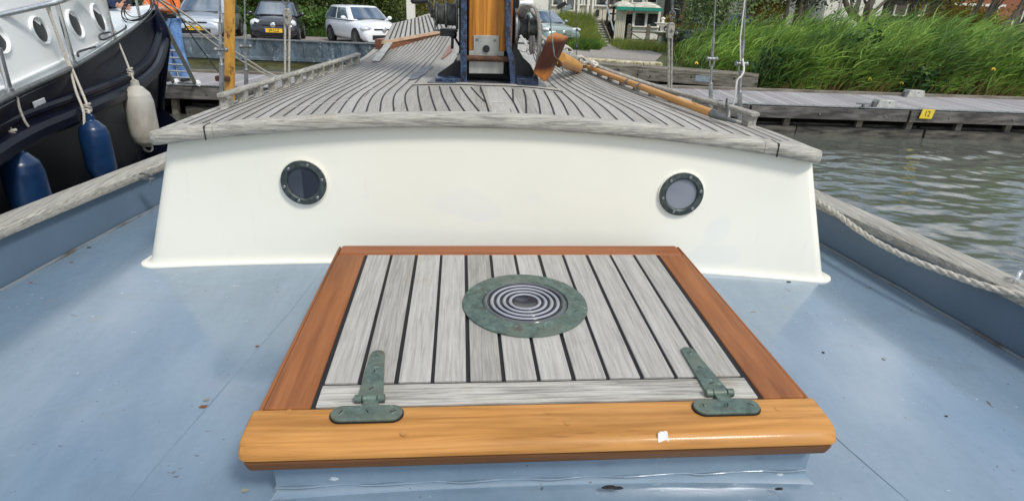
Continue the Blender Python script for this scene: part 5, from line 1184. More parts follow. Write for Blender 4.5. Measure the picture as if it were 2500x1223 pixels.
# ================================================================ cars
MT['tyre'] = simple('tyre rubber', (.012, .012, .012), (.02, .02, .02), .8, bump=.1)
MT['rim'] = simple('alloy rim', (.35, .36, .37), (.5, .51, .52), .3, .8, 20, bump=0)
MT['lamp'] = simple('clear headlight', (.55, .58, .60), (.72, .75, .77), .12, .2, 14, bump=.05)
MT['amber'] = simple('number plate yellow', (.78, .45, .02), (.82, .50, .03), .4, bump=0)
MT['eublue'] = simple('plate blue band', (.01, .03, .25), rough=.4, bump=0)
MT['carglass'] = simple('car glass', (.05, .08, .12), (.16, .21, .27), .03, 0, 1.1, bump=0, spec=1.0, coat=1)  # bluish mottle puts the reflected sky into the glass colour
def carpaint(nm, c, me=.0): return simple(nm, c, tuple(x*.93 for x in c), .28, me, 3, bump=0, coat=.8)
def car(label, loc, rz, dims, paint, plate=None, kind='hatch', lampk='wide', grp='parked cars'):
    Lg, Wd, H = dims; r = thing('parked_car', label, 'car', loc, rz, grp); hw = Wd/2; y0 = -Lg/2
    hood = .28 if kind == 'hatch' else .30; cow = hood*Lg; zb = .18*H/1.45; belt = .62*H; hz_ = .60*H
    st = [(0, .80, .40*H, zb+.05), (.012, .90, .47*H, zb), (.05, .955, .52*H, zb), (.13, .99, .565*H, zb), (hood*.85, 1, .615*H, zb), (hood*1.15, 1, .64*H, zb), (.5, 1, .65*H, zb), (.75, 1, .665*H, zb), (.92, .97, .66*H, zb), (.985, .90, .62*H, zb+.02), (1, .8, .55*H, zb+.08)]
    m = MB(); rows = []
    for (t, wf, zt, z0) in st:
        y = y0+t*Lg; w_ = hw*wf; z1 = zt
        half = [(0, z0), (w_*.80, z0), (w_*.97, z0+.10), (w_, z0+(z1-z0)*.45), (w_*.985, z0+(z1-z0)*.74), (w_*.93, z1-.05*H), (w_*.80, z1-.005*H), (w_*.45, z1+.02*H), (0, z1+.027*H)]
        rows.append([(x, y, z) for x, z in half]+[(-x, y, z) for x, z in half[-2:0:-1]])
    m.grid(rows, closed=True); n = len(rows[0]); m.f += [tuple(range(n)), tuple((len(rows)-1)*n+k for k in range(n-1, -1, -1))]; m.m += [0, 0]
    # wheel arches are cut visually by dark liners; greenhouse:
    yf0, yf1 = y0+Lg*(hood-.005), y0+Lg*(hood+.175); yb1, yb0 = (y0+Lg*.90, y0+Lg*.985) if kind == 'hatch' else (y0+Lg*.86, y0+Lg*.97)
    zB, zR = .635*H, .985*H; wB, wR = hw*.965, hw*.74
    def ring(q, extra=0):
        yf = yf0+(yf1-yf0)*q; yb = yb0+(yb1-yb0)*q; w_ = wB+(wR-wB)*q**1.15; z = zB+(zR-zB)*q
        return [(-w_*.86, yf+.02, z), (-w_*.4, yf-.05*(1-q*.4), z), (0, yf-.07*(1-q*.4), z), (w_*.4, yf-.05*(1-q*.4), z), (w_*.86, yf+.02, z), (w_*.985, yf+.14, z), (w_, (yf+yb)/2, z), (w_*.98, yb-.12, z), (w_*.84, yb, z), (0, yb+.03, z), (-w_*.84, yb, z), (-w_*.98, yb-.12, z), (-w_, (yf+yb)/2, z), (-w_*.985, yf+.14, z)]
    rr = [ring(q) for q in (0, .25, .5, .75, .93)]
    c_ = ring(1.0); cc_ = [(x*.93, y*.97+(yf1+yb1)/2*.03, zR) for x, y, z in c_]; rr.append(cc_)
    rr.append([(x*.5, y*.5+(yf1+yb1)/2*.5, zR+.018) for x, y, z in c_])
    m.grid(rr, closed=True); n0 = len(m.v)-14; m.f.append(tuple(range(n0, n0+14))); m.m.append(0)
    body = m.build('body', paint, r, 50)
    def gl(i0, i1, q0, q1, nm, o=.008, mat=None, ins=0.06):
        mm = MB(); a = []
        for q in (q0, (q0+q1)/2, q1):
            rg = ring(q); row = []
            for j in range(i0, i1+1):
                p = Vector(rg[j % 14]); nx = rg[(j+1) % 14]; pv = rg[(j-1) % 14]; tg = Vector(nx)-Vector(pv); nn = Vector((tg.y, -tg.x, .35)).normalized()
                if j == i0: p = p.lerp(Vector(rg[(j+1) % 14]), ins)
                if j == i1: p = p.lerp(Vector(rg[(j-1) % 14]), ins)
                row.append(p+nn*o)
            a.append(row)
        mm.grid(a); return mm.build(nm, mat or MT['carglass'], r, 60, fix=False)
    gl(0, 4, .07, .90, 'windscreen'); gl(8, 10, .15, .85, 'rear_window')
    gl(5, 6, .06, .84, 'side_window', ins=.05); gl(6, 7, .06, .84, 'side_window', ins=.06); gl(11, 12, .06, .84, 'side_window', ins=.06); gl(12, 13, .06, .84, 'side_window', ins=.05)
    # wheels
    wr = .215*H; 
    for sx in (-1, 1):
        for wy in (y0+Lg*.185, y0+Lg*.80):
            T = Matrix.Translation((sx*(hw-.085), wy, wr)) @ Matrix.Rotation(R(90)*sx, 4, 'Y')
            mm = MB(); mm.lathe([(.0001, -.02), (wr*1.13, -.02), (wr*1.13, .088), (wr*1.10, .09), (.0001, .09)], 28, T); mm.build('wheel_arch', MT['void'], r, 40)
            mm = MB(); mm.lathe([(wr*.66, -.05), (wr*.97, -.05), (wr, -.02), (wr, .08), (wr*.95, .10), (wr*.68, .103), (wr*.66, .09)], 28, T, cap=False); wh = mm.build('wheel', MT['tyre'], r, 50)
            mm = MB(); mm.lathe([(wr*.67, .095), (wr*.62, .085), (wr*.60, .06), (.0001, .055)], 28, T, cap=False)
            mm.build('wheel_well', MT['void'], wh, 50)
            mm = MB(); mm.lathe([(wr*.68, .098), (wr*.60, .1), (wr*.60, .08)], 28, T, cap=False)
            for k in range(10 if kind == 'hatch' else 5): an = 2*math.pi*k/(10 if kind == 'hatch' else 5); mm.beam((wr*.12*math.cos(an), wr*.12*math.sin(an), .09), (wr*.63*math.cos(an), wr*.63*math.sin(an), .095), wr*.09, .02, T=T)
            mm.lathe([(.0001, .10), (wr*.16, .10), (wr*.17, .08)], 12, T, cap=False); mm.build('rim', MT['rim'], wh, 50)
    for sx in (-1, 1):
        mm = MB(); mm.ball((sx*(hw+.085), yf0+.30, zB+.06), .1, 6, (.85, .5, .62)); mm.rod((sx*(hw*.93), yf0+.32, zB+.02), (sx*(hw+.05), yf0+.31, zB+.04), .025); mm.build('mirror', paint, r, 60)
        mm = MB()
        if lampk == 'round': mm.ball((sx*hw*.74, y0+Lg*.055, .475*H), .155, 8, (1.0, .75, .8))
        elif lampk == 'wide': mm.ball((sx*hw*.74, y0+Lg*.045, .455*H), .19, 8, (1.12, .75, .46))
        else: mm.ball((sx*hw*.75, y0+Lg*.045, .50*H), .17, 8, (1.15, .75, .40))
        mm.build('headlight', MT['lamp'], r, 60)
        mm = MB(); mm.ball((sx*hw*.74-.02*sx, y0+Lg*.05-.13 if lampk != 'round' else y0+Lg*.055-.115, (.455 if lampk == 'wide' else .475 if lampk == 'round' else .50)*H), .045, 6, (1, .5, 1)); mm.build('lamp_lens', MT['glassd'], kids(r)[-1] if False else r, 60)
        mm = MB(); mm.ball((sx*hw*.80, y0+.03+Lg*.012, .23*H), .05, 6, (1.2, .8, .8)); mm.build('fog_light', MT['lamp'], r, 60)
    mm = MB(); zg = (.435 if lampk != 'suv' else .42)*H; gw_, gh = (hw*.95, .045) if lampk == 'wide' else (hw*.9, .05) if lampk == 'round' else (hw*.80, .19)
    mm.box((0, y0-.006+.03, zg), (gw_, .09, gh)); gr = mm.build('grille', MT['void'] if lampk != 'suv' else paint, r, bevel=.02)
    mm = MB(); mm.box((0, y0+.015, .235*H), (hw*1.15, .06, .13*H)); mm.build('air_intake', MT['void'], r, bevel=.03)
    mm = MB(); mm.lathe([(.072, -.01), (.075, .01), (.06, .02)], 20, Matrix.Translation((0, y0-.025, zg+(.0 if lampk == 'wide' else 0))) @ Matrix.Rotation(R(90), 4, 'X')); mm.rod((-.05, y0-.047, zg), (.05, y0-.047, zg), .008); mm.build('badge', MT['steel'], r, 50)
    mm = MB(); mm.box((0, y0+Lg*(hood+.02)-.05, zB+.035), (hw*1.3, .12, .02)); mm.build('wiper_cowl', MT['black'], r)
    if plate:
        zp = .305*H; mm = MB(); mm.box((0, y0-.014, zp), (.52, .02, .115)); p_ = mm.build('number_plate', MT['amber'], r, bevel=.004)
        mm = MB(); mm.box((-.243, y0-.0255, zp), (.035, .004, .11)); mm.build('blue_band', MT['eublue'], p_)
        text(plate, .105, MT['ink'], p_, Matrix.Translation((.015, y0-.026, zp)) @ Matrix.Rotation(R(90), 4, 'X'), 'characters', bold=.001)
    return r
def carpos(px, py): p = W(px, py, z=GZ+.006); return (p.x, p.y, GZ+.006)
def carat(px, py, rz, Lg): p = W(px, py, z=GZ+.006); a = R(rz); return (p.x-math.sin(a)*Lg/2, p.y+math.cos(a)*Lg/2, GZ+.006), a
l_, a_ = carat(480, 101, 13, 3.5); car('silver car with its nose to the water, behind the person in orange', l_, a_, (3.5, 1.54, 1.22), carpaint('silver paint', (.52, .57, .62), .5), 'SX-201-Z')
l_, a_ = carat(671, 106, 14, 2.9); car('small black car with round headlights between yellow spar and rope tackle', l_, a_, (2.9, 1.40, 1.19), carpaint('black car paint', (.012, .013, .018)), '29-LLZ', lampk='round')
l_, a_ = carat(940, 115, 40, 3.0); car('white hatchback standing at an angle beyond the teak fore hatch', l_, a_, (3.0, 1.44, 1.15), carpaint('white car paint', (.80, .82, .84)), None)
l_, a_ = carat(1375, 118, 28, 3.6); car('pale green car with blank grille behind the right hand winch', l_, a_, (3.6, 1.55, 1.20), carpaint('grey green car paint', (.24, .32, .29), .2), None, 'hatch', 'suv')
l_, a_ = carat(1648, 122, -58, 3.7); car('dark green car half hidden by reeds behind the right forward shroud', l_, a_, (3.7, 1.6, 1.35), carpaint('dark green car paint', (.012, .035, .028)), None, 'hatch', 'suv')
# ================================================================ plants
rs = np.random.RandomState(11)
def npmesh(name, V, Fq, mat, parent=None):
    me = bpy.data.meshes.new(name); n = len(V); k = len(Fq); me.vertices.add(n); me.vertices.foreach_set('co', V.astype(np.float32).ravel())
    me.loops.add(k*4); me.loops.foreach_set('vertex_index', Fq.astype(np.int32).ravel()); me.polygons.add(k); me.polygons.foreach_set('loop_start', np.arange(k, dtype=np.int32)*4)
    me.materials.append(mat); me.update(calc_edges=True); return obj(name, me, parent)
def leaves(name, P, size, mat, parent=None, aspect=.45, droop=.3):
    n = len(P); s = size*rs.uniform(.6, 1.35, (n, 1)); d = rs.normal(size=(n, 3)); d[:, 2] -= droop; d /= np.linalg.norm(d, axis=1, keepdims=True)
    r = rs.normal(size=(n, 3)); x = np.cross(d, r); x /= np.linalg.norm(x, axis=1, keepdims=True); up = np.cross(x, d)
    a = P-d*s*.5; b = P+x*s*aspect*.5+up*s*.06; c = P+d*s*.5; e = P-x*s*aspect*.5+up*s*.06
    V = np.stack([a, b, c, e], 1).reshape(-1, 3); return npmesh(name, V, np.arange(n*4).reshape(-1, 4), mat, parent)
def blades(name, B, D, Ln, wd, sag, mat, parent=None, seg=5):
    """curved tapering blades: base points, start directions, lengths; sag bends them over"""
    n = len(B); D = D/np.linalg.norm(D, axis=1, keepdims=True); side = np.cross(D, rs.normal(size=(n, 3))); side /= np.linalg.norm(side, axis=1, keepdims=True)
    rows = []; p = B.copy(); d = D.copy(); st = (Ln/seg)[:, None]; g = np.asarray(sag)
    for k in range(seg+1):
        t = k/seg; w_ = (wd*(1-t**1.6)*(.55+.9*min(1, t*4)*.5)+.0008)[:, None]; rows.append(p-side*w_); rows.append(p+side*w_)
        d = d+g*(1/seg); d /= np.linalg.norm(d, axis=1, keepdims=True); p = p+d*st
    V = np.stack(rows, 1); m_ = 2*(seg+1); base = (np.arange(n)*m_)[:, None]; f = []
    for k in range(seg): f.append(base+np.array([[2*k, 2*k+1, 2*k+3, 2*k+2]]))
    return npmesh(name, V.reshape(-1, 3), np.concatenate(f, 0), mat, parent)
MT['reed'] = leafmat('fresh green reed leaves', (.13, .27, .040), (.40, .58, .11), (.035, .10, .022), .35, .45)
MT['reedst'] = leafmat('straw brown reed stems', (.20, .13, .04), (.42, .30, .11), None, .1, .6)
MT['grassy'] = leafmat('yellow green tall grass', (.16, .22, .035), (.40, .42, .10), (.13, .2, .035), .3, .6)
MT['leafd'] = leafmat('dark hedge leaves', (.035, .065, .012), (.13, .18, .04), (.015, .028, .008), .25)
MT['leafm'] = leafmat('mid green leaves', (.07, .15, .025), (.17, .28, .06), None, .3)
MT['leafl'] = leafmat('bright grey green willow leaves', (.16, .26, .08), (.42, .52, .24), (.05, .09, .03), .3)
MT['leafy'] = leafmat('yellow ochre shrub leaves', (.20, .15, .015), (.42, .30, .04), (.10, .10, .02), .3)
MT['leaffar'] = leafmat('olive shrub leaves', (.08, .11, .025), (.20, .21, .06), None, .3)
MT['bark'] = simple('grey brown bark', (.09, .07, .05), (.20, .165, .13), .9, 0, 14, (1, 1, .2), bump=.7, bd=.02)
# ---- reeds
def PX0(px, y): return W(px, 100, y=y).x
def BL(c, r, n): return blob(c, r, n, 0, 12)
def blob(c, r, n, seed=0, clump=14, spread=.33):
    c = np.array(c); r = np.array(r, float); q = rs.normal(size=(clump, 3)); q /= np.linalg.norm(q, axis=1, keepdims=True); q *= rs.uniform(.45, .95, (clump, 1)); q[:, 2] = np.abs(q[:, 2])*1.0-.25
    i = rs.randint(0, clump, n); p = q[i]+rs.normal(size=(n, 3))*spread*rs.uniform(.5, 1, (clump, 1))[i]; return c+p*r
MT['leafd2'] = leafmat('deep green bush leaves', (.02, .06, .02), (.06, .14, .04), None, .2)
def interp(x, xs, ys_): return np.interp(x, xs, ys_)
def shore_y(x): return interp(x, [p[0] for p in shore], [p[1] for p in shore])
n = 9000; X = rs.uniform(5.0, 16.5, n); X[:900] = rs.uniform(4.3, 6.2, 900); cl_ = rs.uniform(5.6, 16.5, 34); cs_ = rs.rand(n) < .55; X = np.where(cs_ & (np.arange(n) > 900), cl_[rs.randint(0, 34, n)]+rs.normal(0, .16, n), X); dep = rs.uniform(0, 1, n)**1.4*3.6; Y = np.maximum(shore_y(X), yf_(12)-.1)+dep-.15
keep = ~((X < 5.45) & (Y < 15.3-(X-4)*.3)); X, Y, dep = X[keep], Y[keep], dep[keep]; n = len(X)
hmax = interp(X, [4.3, 5.5, 7, 8.0, 9.5, 11, 12.2, 13, 14, 16.5], [1.15, 1.35, 1.62, 1.78, 1.75, 1.78, 1.55, 1.3, 1.45, 1.6])*(.66+.28*np.sin(X*2.3+Y*1.7)**2)
H = hmax*rs.uniform(.62, 1.12, n)
B = np.stack([X, Y, np.full(n, .05)+.12*np.clip(dep, 0, 2)], 1)
lean = np.stack([rs.normal(.16, .12, n), rs.normal(-.02, .12, n), np.ones(n)], 1)
reeds_st = blades('reed_stems', B, lean, H*1.0, .006+np.zeros(n), (.16, 0, 0), MT['reedst'])
tag(reeds_st, 'straw brown reed stems standing behind the pontoon', 'reed stems', kind='stuff')
k = 6; Bi = np.repeat(np.arange(n), k); u = rs.uniform(.28, 1.0, n*k); ld = lean/np.linalg.norm(lean, axis=1, keepdims=True)
P = B[Bi]+ld[Bi]*(H[Bi]*u)[:, None]; P[:, 0] += .08*u**2*H[Bi]
Dl = np.stack([rs.normal(.26, .38, n*k), rs.normal(-.12, .40, n*k), rs.uniform(.9, 1.9, n*k)], 1)
rd = blades('reeds', P, Dl, rs.uniform(.25, .62, n*k), rs.uniform(.009, .020, n*k), (.70, -.15, -.95), MT['reed'])
tag(rd, 'dense fresh green reeds leaning right behind the pontoon', 'reeds', kind='stuff')
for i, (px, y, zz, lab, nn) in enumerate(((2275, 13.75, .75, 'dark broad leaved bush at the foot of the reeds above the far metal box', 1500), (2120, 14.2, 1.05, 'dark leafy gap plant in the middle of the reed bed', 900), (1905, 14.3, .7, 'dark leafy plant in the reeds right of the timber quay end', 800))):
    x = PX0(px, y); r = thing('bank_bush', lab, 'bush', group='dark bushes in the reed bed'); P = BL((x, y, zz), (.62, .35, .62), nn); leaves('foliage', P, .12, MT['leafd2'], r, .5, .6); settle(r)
n = 3400; X = rs.uniform(5.6, 14, n); Y = np.maximum(shore_y(X), yf_(12)-.1)+rs.uniform(-.25, .35, n); B = np.stack([X, Y, np.zeros(n)], 1); Dl = np.stack([rs.normal(.22, .2, n), rs.normal(-.1, .1, n), np.ones(n)], 1)
kk = np.sin(X*1.9)+np.sin(X*4.3+1) > -.2; dr = blades('dry_reeds', B[kk], Dl[kk], rs.uniform(.45, .95, n)[kk], rs.uniform(.005, .010, n)[kk], (.3, 0, -.2), MT['reedst'], None, 3); tag(dr, 'dry straw coloured stalks along the foot of the reed bed', 'dry reeds', kind='stuff')
n = 1600; X = rs.uniform(11.2, 14.2, n); Y = shore_y(X)+rs.uniform(-.3, .9, n); B = np.stack([X, Y, np.zeros(n)], 1); Dl = np.stack([rs.normal(.28, .16, n), rs.normal(-.05, .1, n), np.ones(n)], 1)
ir = blades('iris_leaves', B, Dl, rs.uniform(.8, 1.5, n), rs.uniform(.009, .016, n), (.45, 0, -.15), MT['reed']); tag(ir, 'broad upright iris leaves at the right end of the reed bed', 'iris leaves', kind='stuff')
# iris flowers
fm = MB(); fm.ball((0, 0, .035), .014, 6, (1, 1, 1.4))
for q in range(4): a = q*1.57+.4; fm.tube([(0, 0, .03), (.02*math.cos(a), .02*math.sin(a), .04), (.036*math.cos(a), .036*math.sin(a), .012), (.04*math.cos(a), .04*math.sin(a), -.012)], [.005, .012, .013, .004], 6)
MT['iris'] = simple('yellow iris petals', (.75, .50, .03), (.8, .6, .06), .6, bump=0); MT['stem'] = simple('green stem', (.06, .14, .03), rough=.6, bump=0)
first = None
for px, py, lab in ((1861, 150, 'yellow iris flower just left of the right rear shroud top'), (1700, 157, 'yellow iris flower low between the pulley ropes and the left shroud'), (2123, 196, 'yellow iris flower above the mooring cleat'), (2200, 205, 'yellow iris flower beside the far metal box'), (2424, 172, 'yellow iris flower highest at the right among broad leaves')):
    c = W(px, py, y=shore_y(W(px, py, y=14).x)-.25 if px > 1870 else 14.6)
    if first is None:
        fl_ = fm.build('iris_flower', MT['iris'], None, 60); s_ = MB(); s_.rod((0, 0, -.9), (0, 0, .03), .006, 6); s_.build('stem', MT['stem'], fl_); o = first = fl_
    else: o = copy_tree(first)
    o.location = c; tag(o, lab, 'flower', 'yellow iris flowers in the reeds')
# ---- generic plants
def blob(c, r, n, seed=0, clump=14, spread=.33):
    """leaf points gathered in clumps through an uneven volume"""
    c = np.array(c); r = np.array(r, float); q = rs.normal(size=(clump, 3)); q /= np.linalg.norm(q, axis=1, keepdims=True); q *= rs.uniform(.45, .95, (clump, 1)); q[:, 2] = np.abs(q[:, 2])*1.0-.25
    i = rs.randint(0, clump, n); p = q[i]+rs.normal(size=(n, 3))*spread*rs.uniform(.5, 1, (clump, 1))[i]; return c+p*r
def shrub(name, label, cat, parts, mat, size, grp=None, stems=None, aspect=.5):
    r = thing(name, label, cat, group=grp); P = np.concatenate([blob(c, rr, n, 0, cl) for c, rr, n, cl in parts]); P = P[P[:, 2] > GZ-.1]
    leaves('foliage', P, size, mat, r, aspect)
    if stems:
        m = MB()
        for pts, rad in stems: m.tube(curve(pts, 4), [rad[0]+(rad[1]-rad[0])*k/((len(pts)-1)*4) for k in range((len(pts)-1)*4+1)], 7)
        m.build('branches', MT['bark'], r, 60)
    settle(r); return r
def stems_for(c, h, n, sp_, r0=.05):
    out = []
    for k in range(n):
        a = rnd.uniform(0, 6.28); x, y = math.cos(a)*sp_, math.sin(a)*sp_; out.append(([(c[0]+x*.1, c[1]+y*.1, GZ-.1), (c[0]+x*.4, c[1]+y*.4, GZ+h*.45), (c[0]+x, c[1]+y, GZ+h)], (r0, r0*.3)))
    return out
G = 'shrubs of the dark hedge behind the cars'
for i, (px, y, h, wd, lab) in enumerate(((300, 25.5, 3.6, 1.9, 'dark hedge shrub behind the head of the person in orange'), (470, 24.6, 3.4, 1.7, 'dark hedge shrub behind the silver car'), (590, 24.4, 3.3, 1.5, 'dark hedge shrub behind the gap beside the yellow spar'), (690, 24.3, 3.2, 1.5, 'dark hedge shrub behind the black car'), (790, 24.8, 3.1, 1.5, 'dark hedge shrub between the black and the white car'), (880, 26.6, 3.0, 1.5, 'dark hedge shrub behind the white car roof'))):
    p = W(px, 60, y=y); shrub('hedge_shrub', lab, 'shrub', [((p.x, y, GZ+h*.5), (wd, 1.0, h*.55), 6500, 26), ((p.x, y-.3, GZ+.5), (wd, .8, .6), 1800, 10)], MT['leafd'], .13, G, stems_for((p.x, y), h*.7, 4, .7, .04))
for px, y, h, lab in ((745, 23.4, 1.0, 'low leafy green bush right of the black car'), (820, 23.8, .9, 'low leafy green bush left of the white car'), (585, 23.3, .9, 'low leafy green bush behind the yellow spar')):
    p = W(px, 60, y=y); shrub('low_bush', lab, 'bush', [((p.x, y, GZ+h*.45), (1.0, .5, h*.6), 2600, 14)], MT['leafm'], .12, 'low bushes along the car park')
for px, y, h, lab, mt in ((980, 28.5, 2.1, 'olive yellow shrub right of the white car', 'leaffar'), (1060, 29.5, 2.3, 'olive shrub behind the left hand winch', 'leafy'), (920, 27.6, 2.6, 'tall olive shrub rising over the white car bonnet', 'leaffar')):
    p = W(px, 40, y=y); shrub('garden_shrub', lab, 'shrub', [((p.x, y, GZ+h*.45), (1.3, .7, h*.6), 4200, 18)], MT[mt], .11, 'olive shrubs right of the white car', stems_for((p.x, y), h*.7, 3, .5, .03))
def tuft(name, x0, x1, y0, y1, n, h, mat, lab, lean=.15, wd=.009, zf=None):
    X = rs.uniform(x0, x1, n); Y = rs.uniform(y0, y1, n); Z = np.full(n, GZ-.02) if zf is None else zf(X, Y); B = np.stack([X, Y, Z], 1); D = np.stack([rs.normal(lean, .25, n), rs.normal(-.1, .25, n), np.ones(n)], 1)
    o = blades(name, B, D, h*rs.uniform(.5, 1.2, n), wd*rs.uniform(.6, 1.3, n), (.35, -.1, -.35), mat, None, 4); return tag(o, lab, 'grass', kind='stuff')
tuft('verge_grass', -13.5, -3.2, 22.6, 24.2, 9000, .38, MT['leafm'], 'grass verge at the foot of the hedge', 0, .012)
def rise(X, Y): return GZ-.05+np.clip((Y-22.6)*.22, 0, 1.0)*np.clip((3.6-X)*1.2, 0, 1)
tuft('tall_grass', 1.3, 2.75, 22.0, 26.2, 9000, .55, MT['grassy'], 'tall yellow green grass on the slope between the green car and the steps', .2, .010, rise)
tuft('tall_grass', 1.7, 2.75, 21.6, 22.4, 2400, .38, MT['reed'], 'bright green grass at the foot of the slope beside the green car', .1, .011)
tuft('rough_grass', 3.5, 7.5, 22.0, 25.6, 5000, .34, MT['grassy'], 'rough grass along the low fence below the kiosk', .1, .010)
tuft('rough_grass', -1.2, 5.8, 15.9, 16.8, 1500, .14, MT['leafm'], 'sparse weeds along the stone kerb', 0, .008)
m = MB(); rows = []
for j in range(12):
    y = 21.9+j*.45; rows.append([(x, y, float(rise(np.array([x]), np.array([y]))[0])-.03) for x in [1.2+.2*i for i in range(13)]])
struct('grass_slope', m.grid(rows), MT['earth'], smooth=60)

# ================================================================ buildings and garden things on the right
MT['cream'] = simple('cream painted boards', (.56, .53, .40), (.68, .65, .52), .6, 0, 5, (1, 1, .2), bump=.2, bd=.01)
MT['creamw'] = simple('pale cream render', (.72, .70, .60), (.78, .76, .68), .7, 0, 6, bump=.15)
MT['brown'] = simple('brown garden timber', (.09, .065, .045), (.20, .16, .12), .85, 0, 8, (1, .3, 1), bump=.5, bd=.01)
MT['winglass'] = simple('dark house window', (.012, .016, .018), (.05, .06, .06), .08, 0, 1.2, bump=0, spec=.9)
MT['canvas'] = simple('mossy cream canvas', (.44, .42, .33), (.60, .58, .48), .9, 0, 8, bump=.3)
MT['green'] = simple('sea green canvas edge', (.012, .20, .14), (.02, .27, .19), .8, 0, 10, bump=.2)
MT['brick'] = simple('red brown brick', (.22, .075, .04), (.34, .13, .07), .85, 0, 22, (1, 1, 3), bump=.4, bd=.01)
MT['slate'] = simple('grey roof', (.10, .10, .12), (.16, .16, .18), .7, 0, 6, bump=.3)
def PX(px, py, y): return W(px, py, y=y)
# cream house with verandah
hy = 31.0; r = thing('cream_house', 'cream boarded house with dark windows above the terrace', 'house')
xa_, xb_ = PX(1345, 20, hy).x, PX(1625, 20, hy).x; zb_ = 1.25
m = MB(); nb_ = 22
for k in range(nb_): a = xa_+(xb_-xa_)*k/nb_; m.box((a+(xb_-xa_)/nb_/2, hy+.1+.015*(k % 2), zb_+1.7), ((xb_-xa_)/nb_-.02, .2, 3.4))
m.build('wall', MT['cream'], r)
m = MB(); m.box(((xa_+xb_)/2, hy+3.2, zb_+1.6), (xb_-xa_-.05, 6, 3.3)); m.build('side_wall', MT['cream'], r)
m = MB(); m.hexa([(xa_-.4, hy-.5, zb_+3.3), (xb_+.4, hy-.5, zb_+3.3), (xb_+.4, hy+6.6, zb_+3.3), (xa_-.4, hy+6.6, zb_+3.3), (xa_-.2, hy+2.8, zb_+5), (xb_+.2, hy+2.8, zb_+5), (xb_+.2, hy+3.2, zb_+5), (xa_-.2, hy+3.2, zb_+5)]); m.build('roof', MT['slate'], r)
for px0, px1, py0, py1 in ((1350, 1376, -30, 12), (1382, 1404, -30, 24), (1412, 1422, -30, 10), (1428, 1440, -30, 10), (1455, 1484, -30, 12), (1486, 1521, -30, 12), (1545, 1572, -30, 6), (1580, 1606, -30, 6)):
    a, b = PX(px0, py1, hy-.03), PX(px1, py0, hy-.03); m = MB(); m.box(((a.x+b.x)/2, hy-.02, (a.z+b.z)/2), (b.x-a.x, .04, b.z-a.z)); wi = m.build('window', MT['winglass'], r)
    m = MB()
    for x in (a.x-.03, b.x+.03): m.box((x, hy-.035, (a.z+b.z)/2), (.07, .08, b.z-a.z+.1))
    m.box(((a.x+b.x)/2, hy-.04, a.z-.04), (b.x-a.x+.16, .09, .07)); m.build('frame', MT['creamw'], wi)
a, b = PX(1449, 40, hy-.1), PX(1464, 25, hy-.1); m = MB(); m.hexa([(a.x, hy-.06, a.z), (b.x, hy-.06, a.z), (b.x, hy-.02, a.z), (a.x, hy-.02, a.z), (a.x+.12, hy-.06, b.z), (b.x, hy-.06, b.z), (b.x, hy-.02, b.z), (a.x+.12, hy-.02, b.z)]); m.build('cellar_window', MT['winglass'], r)
for px in (1435, 1412, 1447): m = MB(); p = PX(px, 20, hy-.12); m.box((p.x, hy-.12, zb_+1.6), (.10, .08, 3.2)); m.build('post', MT['creamw'], r)
settle(r)
r = thing('white_house', 'white gabled outbuilding behind the right hand winch', 'house'); a, b = PX(1262, 30, 29), PX(1338, 30, 29)
m = MB(); m.box(((a.x+b.x)/2, 29.8, 1.9), (b.x-a.x, 1.6, 3.2)); m.build('wall', MT['creamw'], r); m = MB(); m.box(((a.x+b.x)/2, 29.7, 3.6), (b.x-a.x+.4, 2.2, .25)); m.build('roof', MT['slate'], r)
m = MB()
for k in range(5): x = a.x+.3+(b.x-a.x-.6)*k/4; m.prism([(x-.09, 28.9, .5), (x+.09, 28.9, .5), (x+.09, 28.9, 1.7+.1*(k % 2)), (x, 28.9, 1.95+.1*(k % 2)), (x-.09, 28.9, 1.7+.1*(k % 2))], (0, .03, 0))
m.build('pickets', MT['creamw'], r); settle(r)
# terrace and steps
r = thing('garden_terrace', 'brown timber terrace in front of the cream house', 'terrace'); xt0, xt1 = PX(1395, 44, 28.6).x, PX(1505, 44, 28.6).x
m = MB(); m.box(((xt0+xt1)/2, 29.75, 1.21), (xt1-xt0, 2.3, .09)); m.build('boards', MT['brown'], r, bevel=.01); m = MB(); m.box(((xt0+xt1)/2, 28.75, .85), (xt1-xt0-.1, .06, .70)); m.box(((xt0+xt1)/2, 30.7, .8), (xt1-xt0-.1, .06, .8)); m.build('skirt', MT['brown'], r); settle(r)
r = thing('garden_steps', 'wooden steps with pale nosings climbing to the terrace left of the kiosk', 'steps'); s0, s1 = W(1428, 106, z=GZ), W(1487, 108, z=GZ)
m = MB(); m2 = MB(); ns = 9
for k in range(ns):
    f = k/(ns-1); y = s0.y+.1+(28.55-s0.y)*f; z = GZ+.09+(1.24-GZ-.09)*f; m.box(((s0.x+s1.x)/2, y+.15, z-.02), (s1.x-s0.x, .34, .05)); m.box(((s0.x+s1.x)/2, y+.30, z-.10), (s1.x-s0.x, .02, .16)); m2.box(((s0.x+s1.x)/2, y-.028, z-.005), (s1.x-s0.x, .022, .05))
m.build('treads', MT['oldtimber'], r); m2.build('nosings', MT['creamw'], r)
m = MB(); m.beam((s1.x+.03, s0.y, GZ+.10), (s1.x+.03, 28.5, 1.3), .05, .16); m.beam((s0.x-.03, s0.y, GZ+.10), (s0.x-.03, 28.5, 1.3), .05, .16); m.build('stringer', MT['oldtimber'], r)
m = MB(); a, b = PX(1498, 76, s0.y+.2), PX(1479, 6, 28.4); m.rod(a, b, .035); m.build('handrail', MT['bead'], r, 60)
m = MB()
for px, y, py in ((1482, 28.4, 48), (1496, 28.5, 50)): p = PX(px, py, y); m.box((p.x, y, p.z+.45), (.09, .09, 1.7))
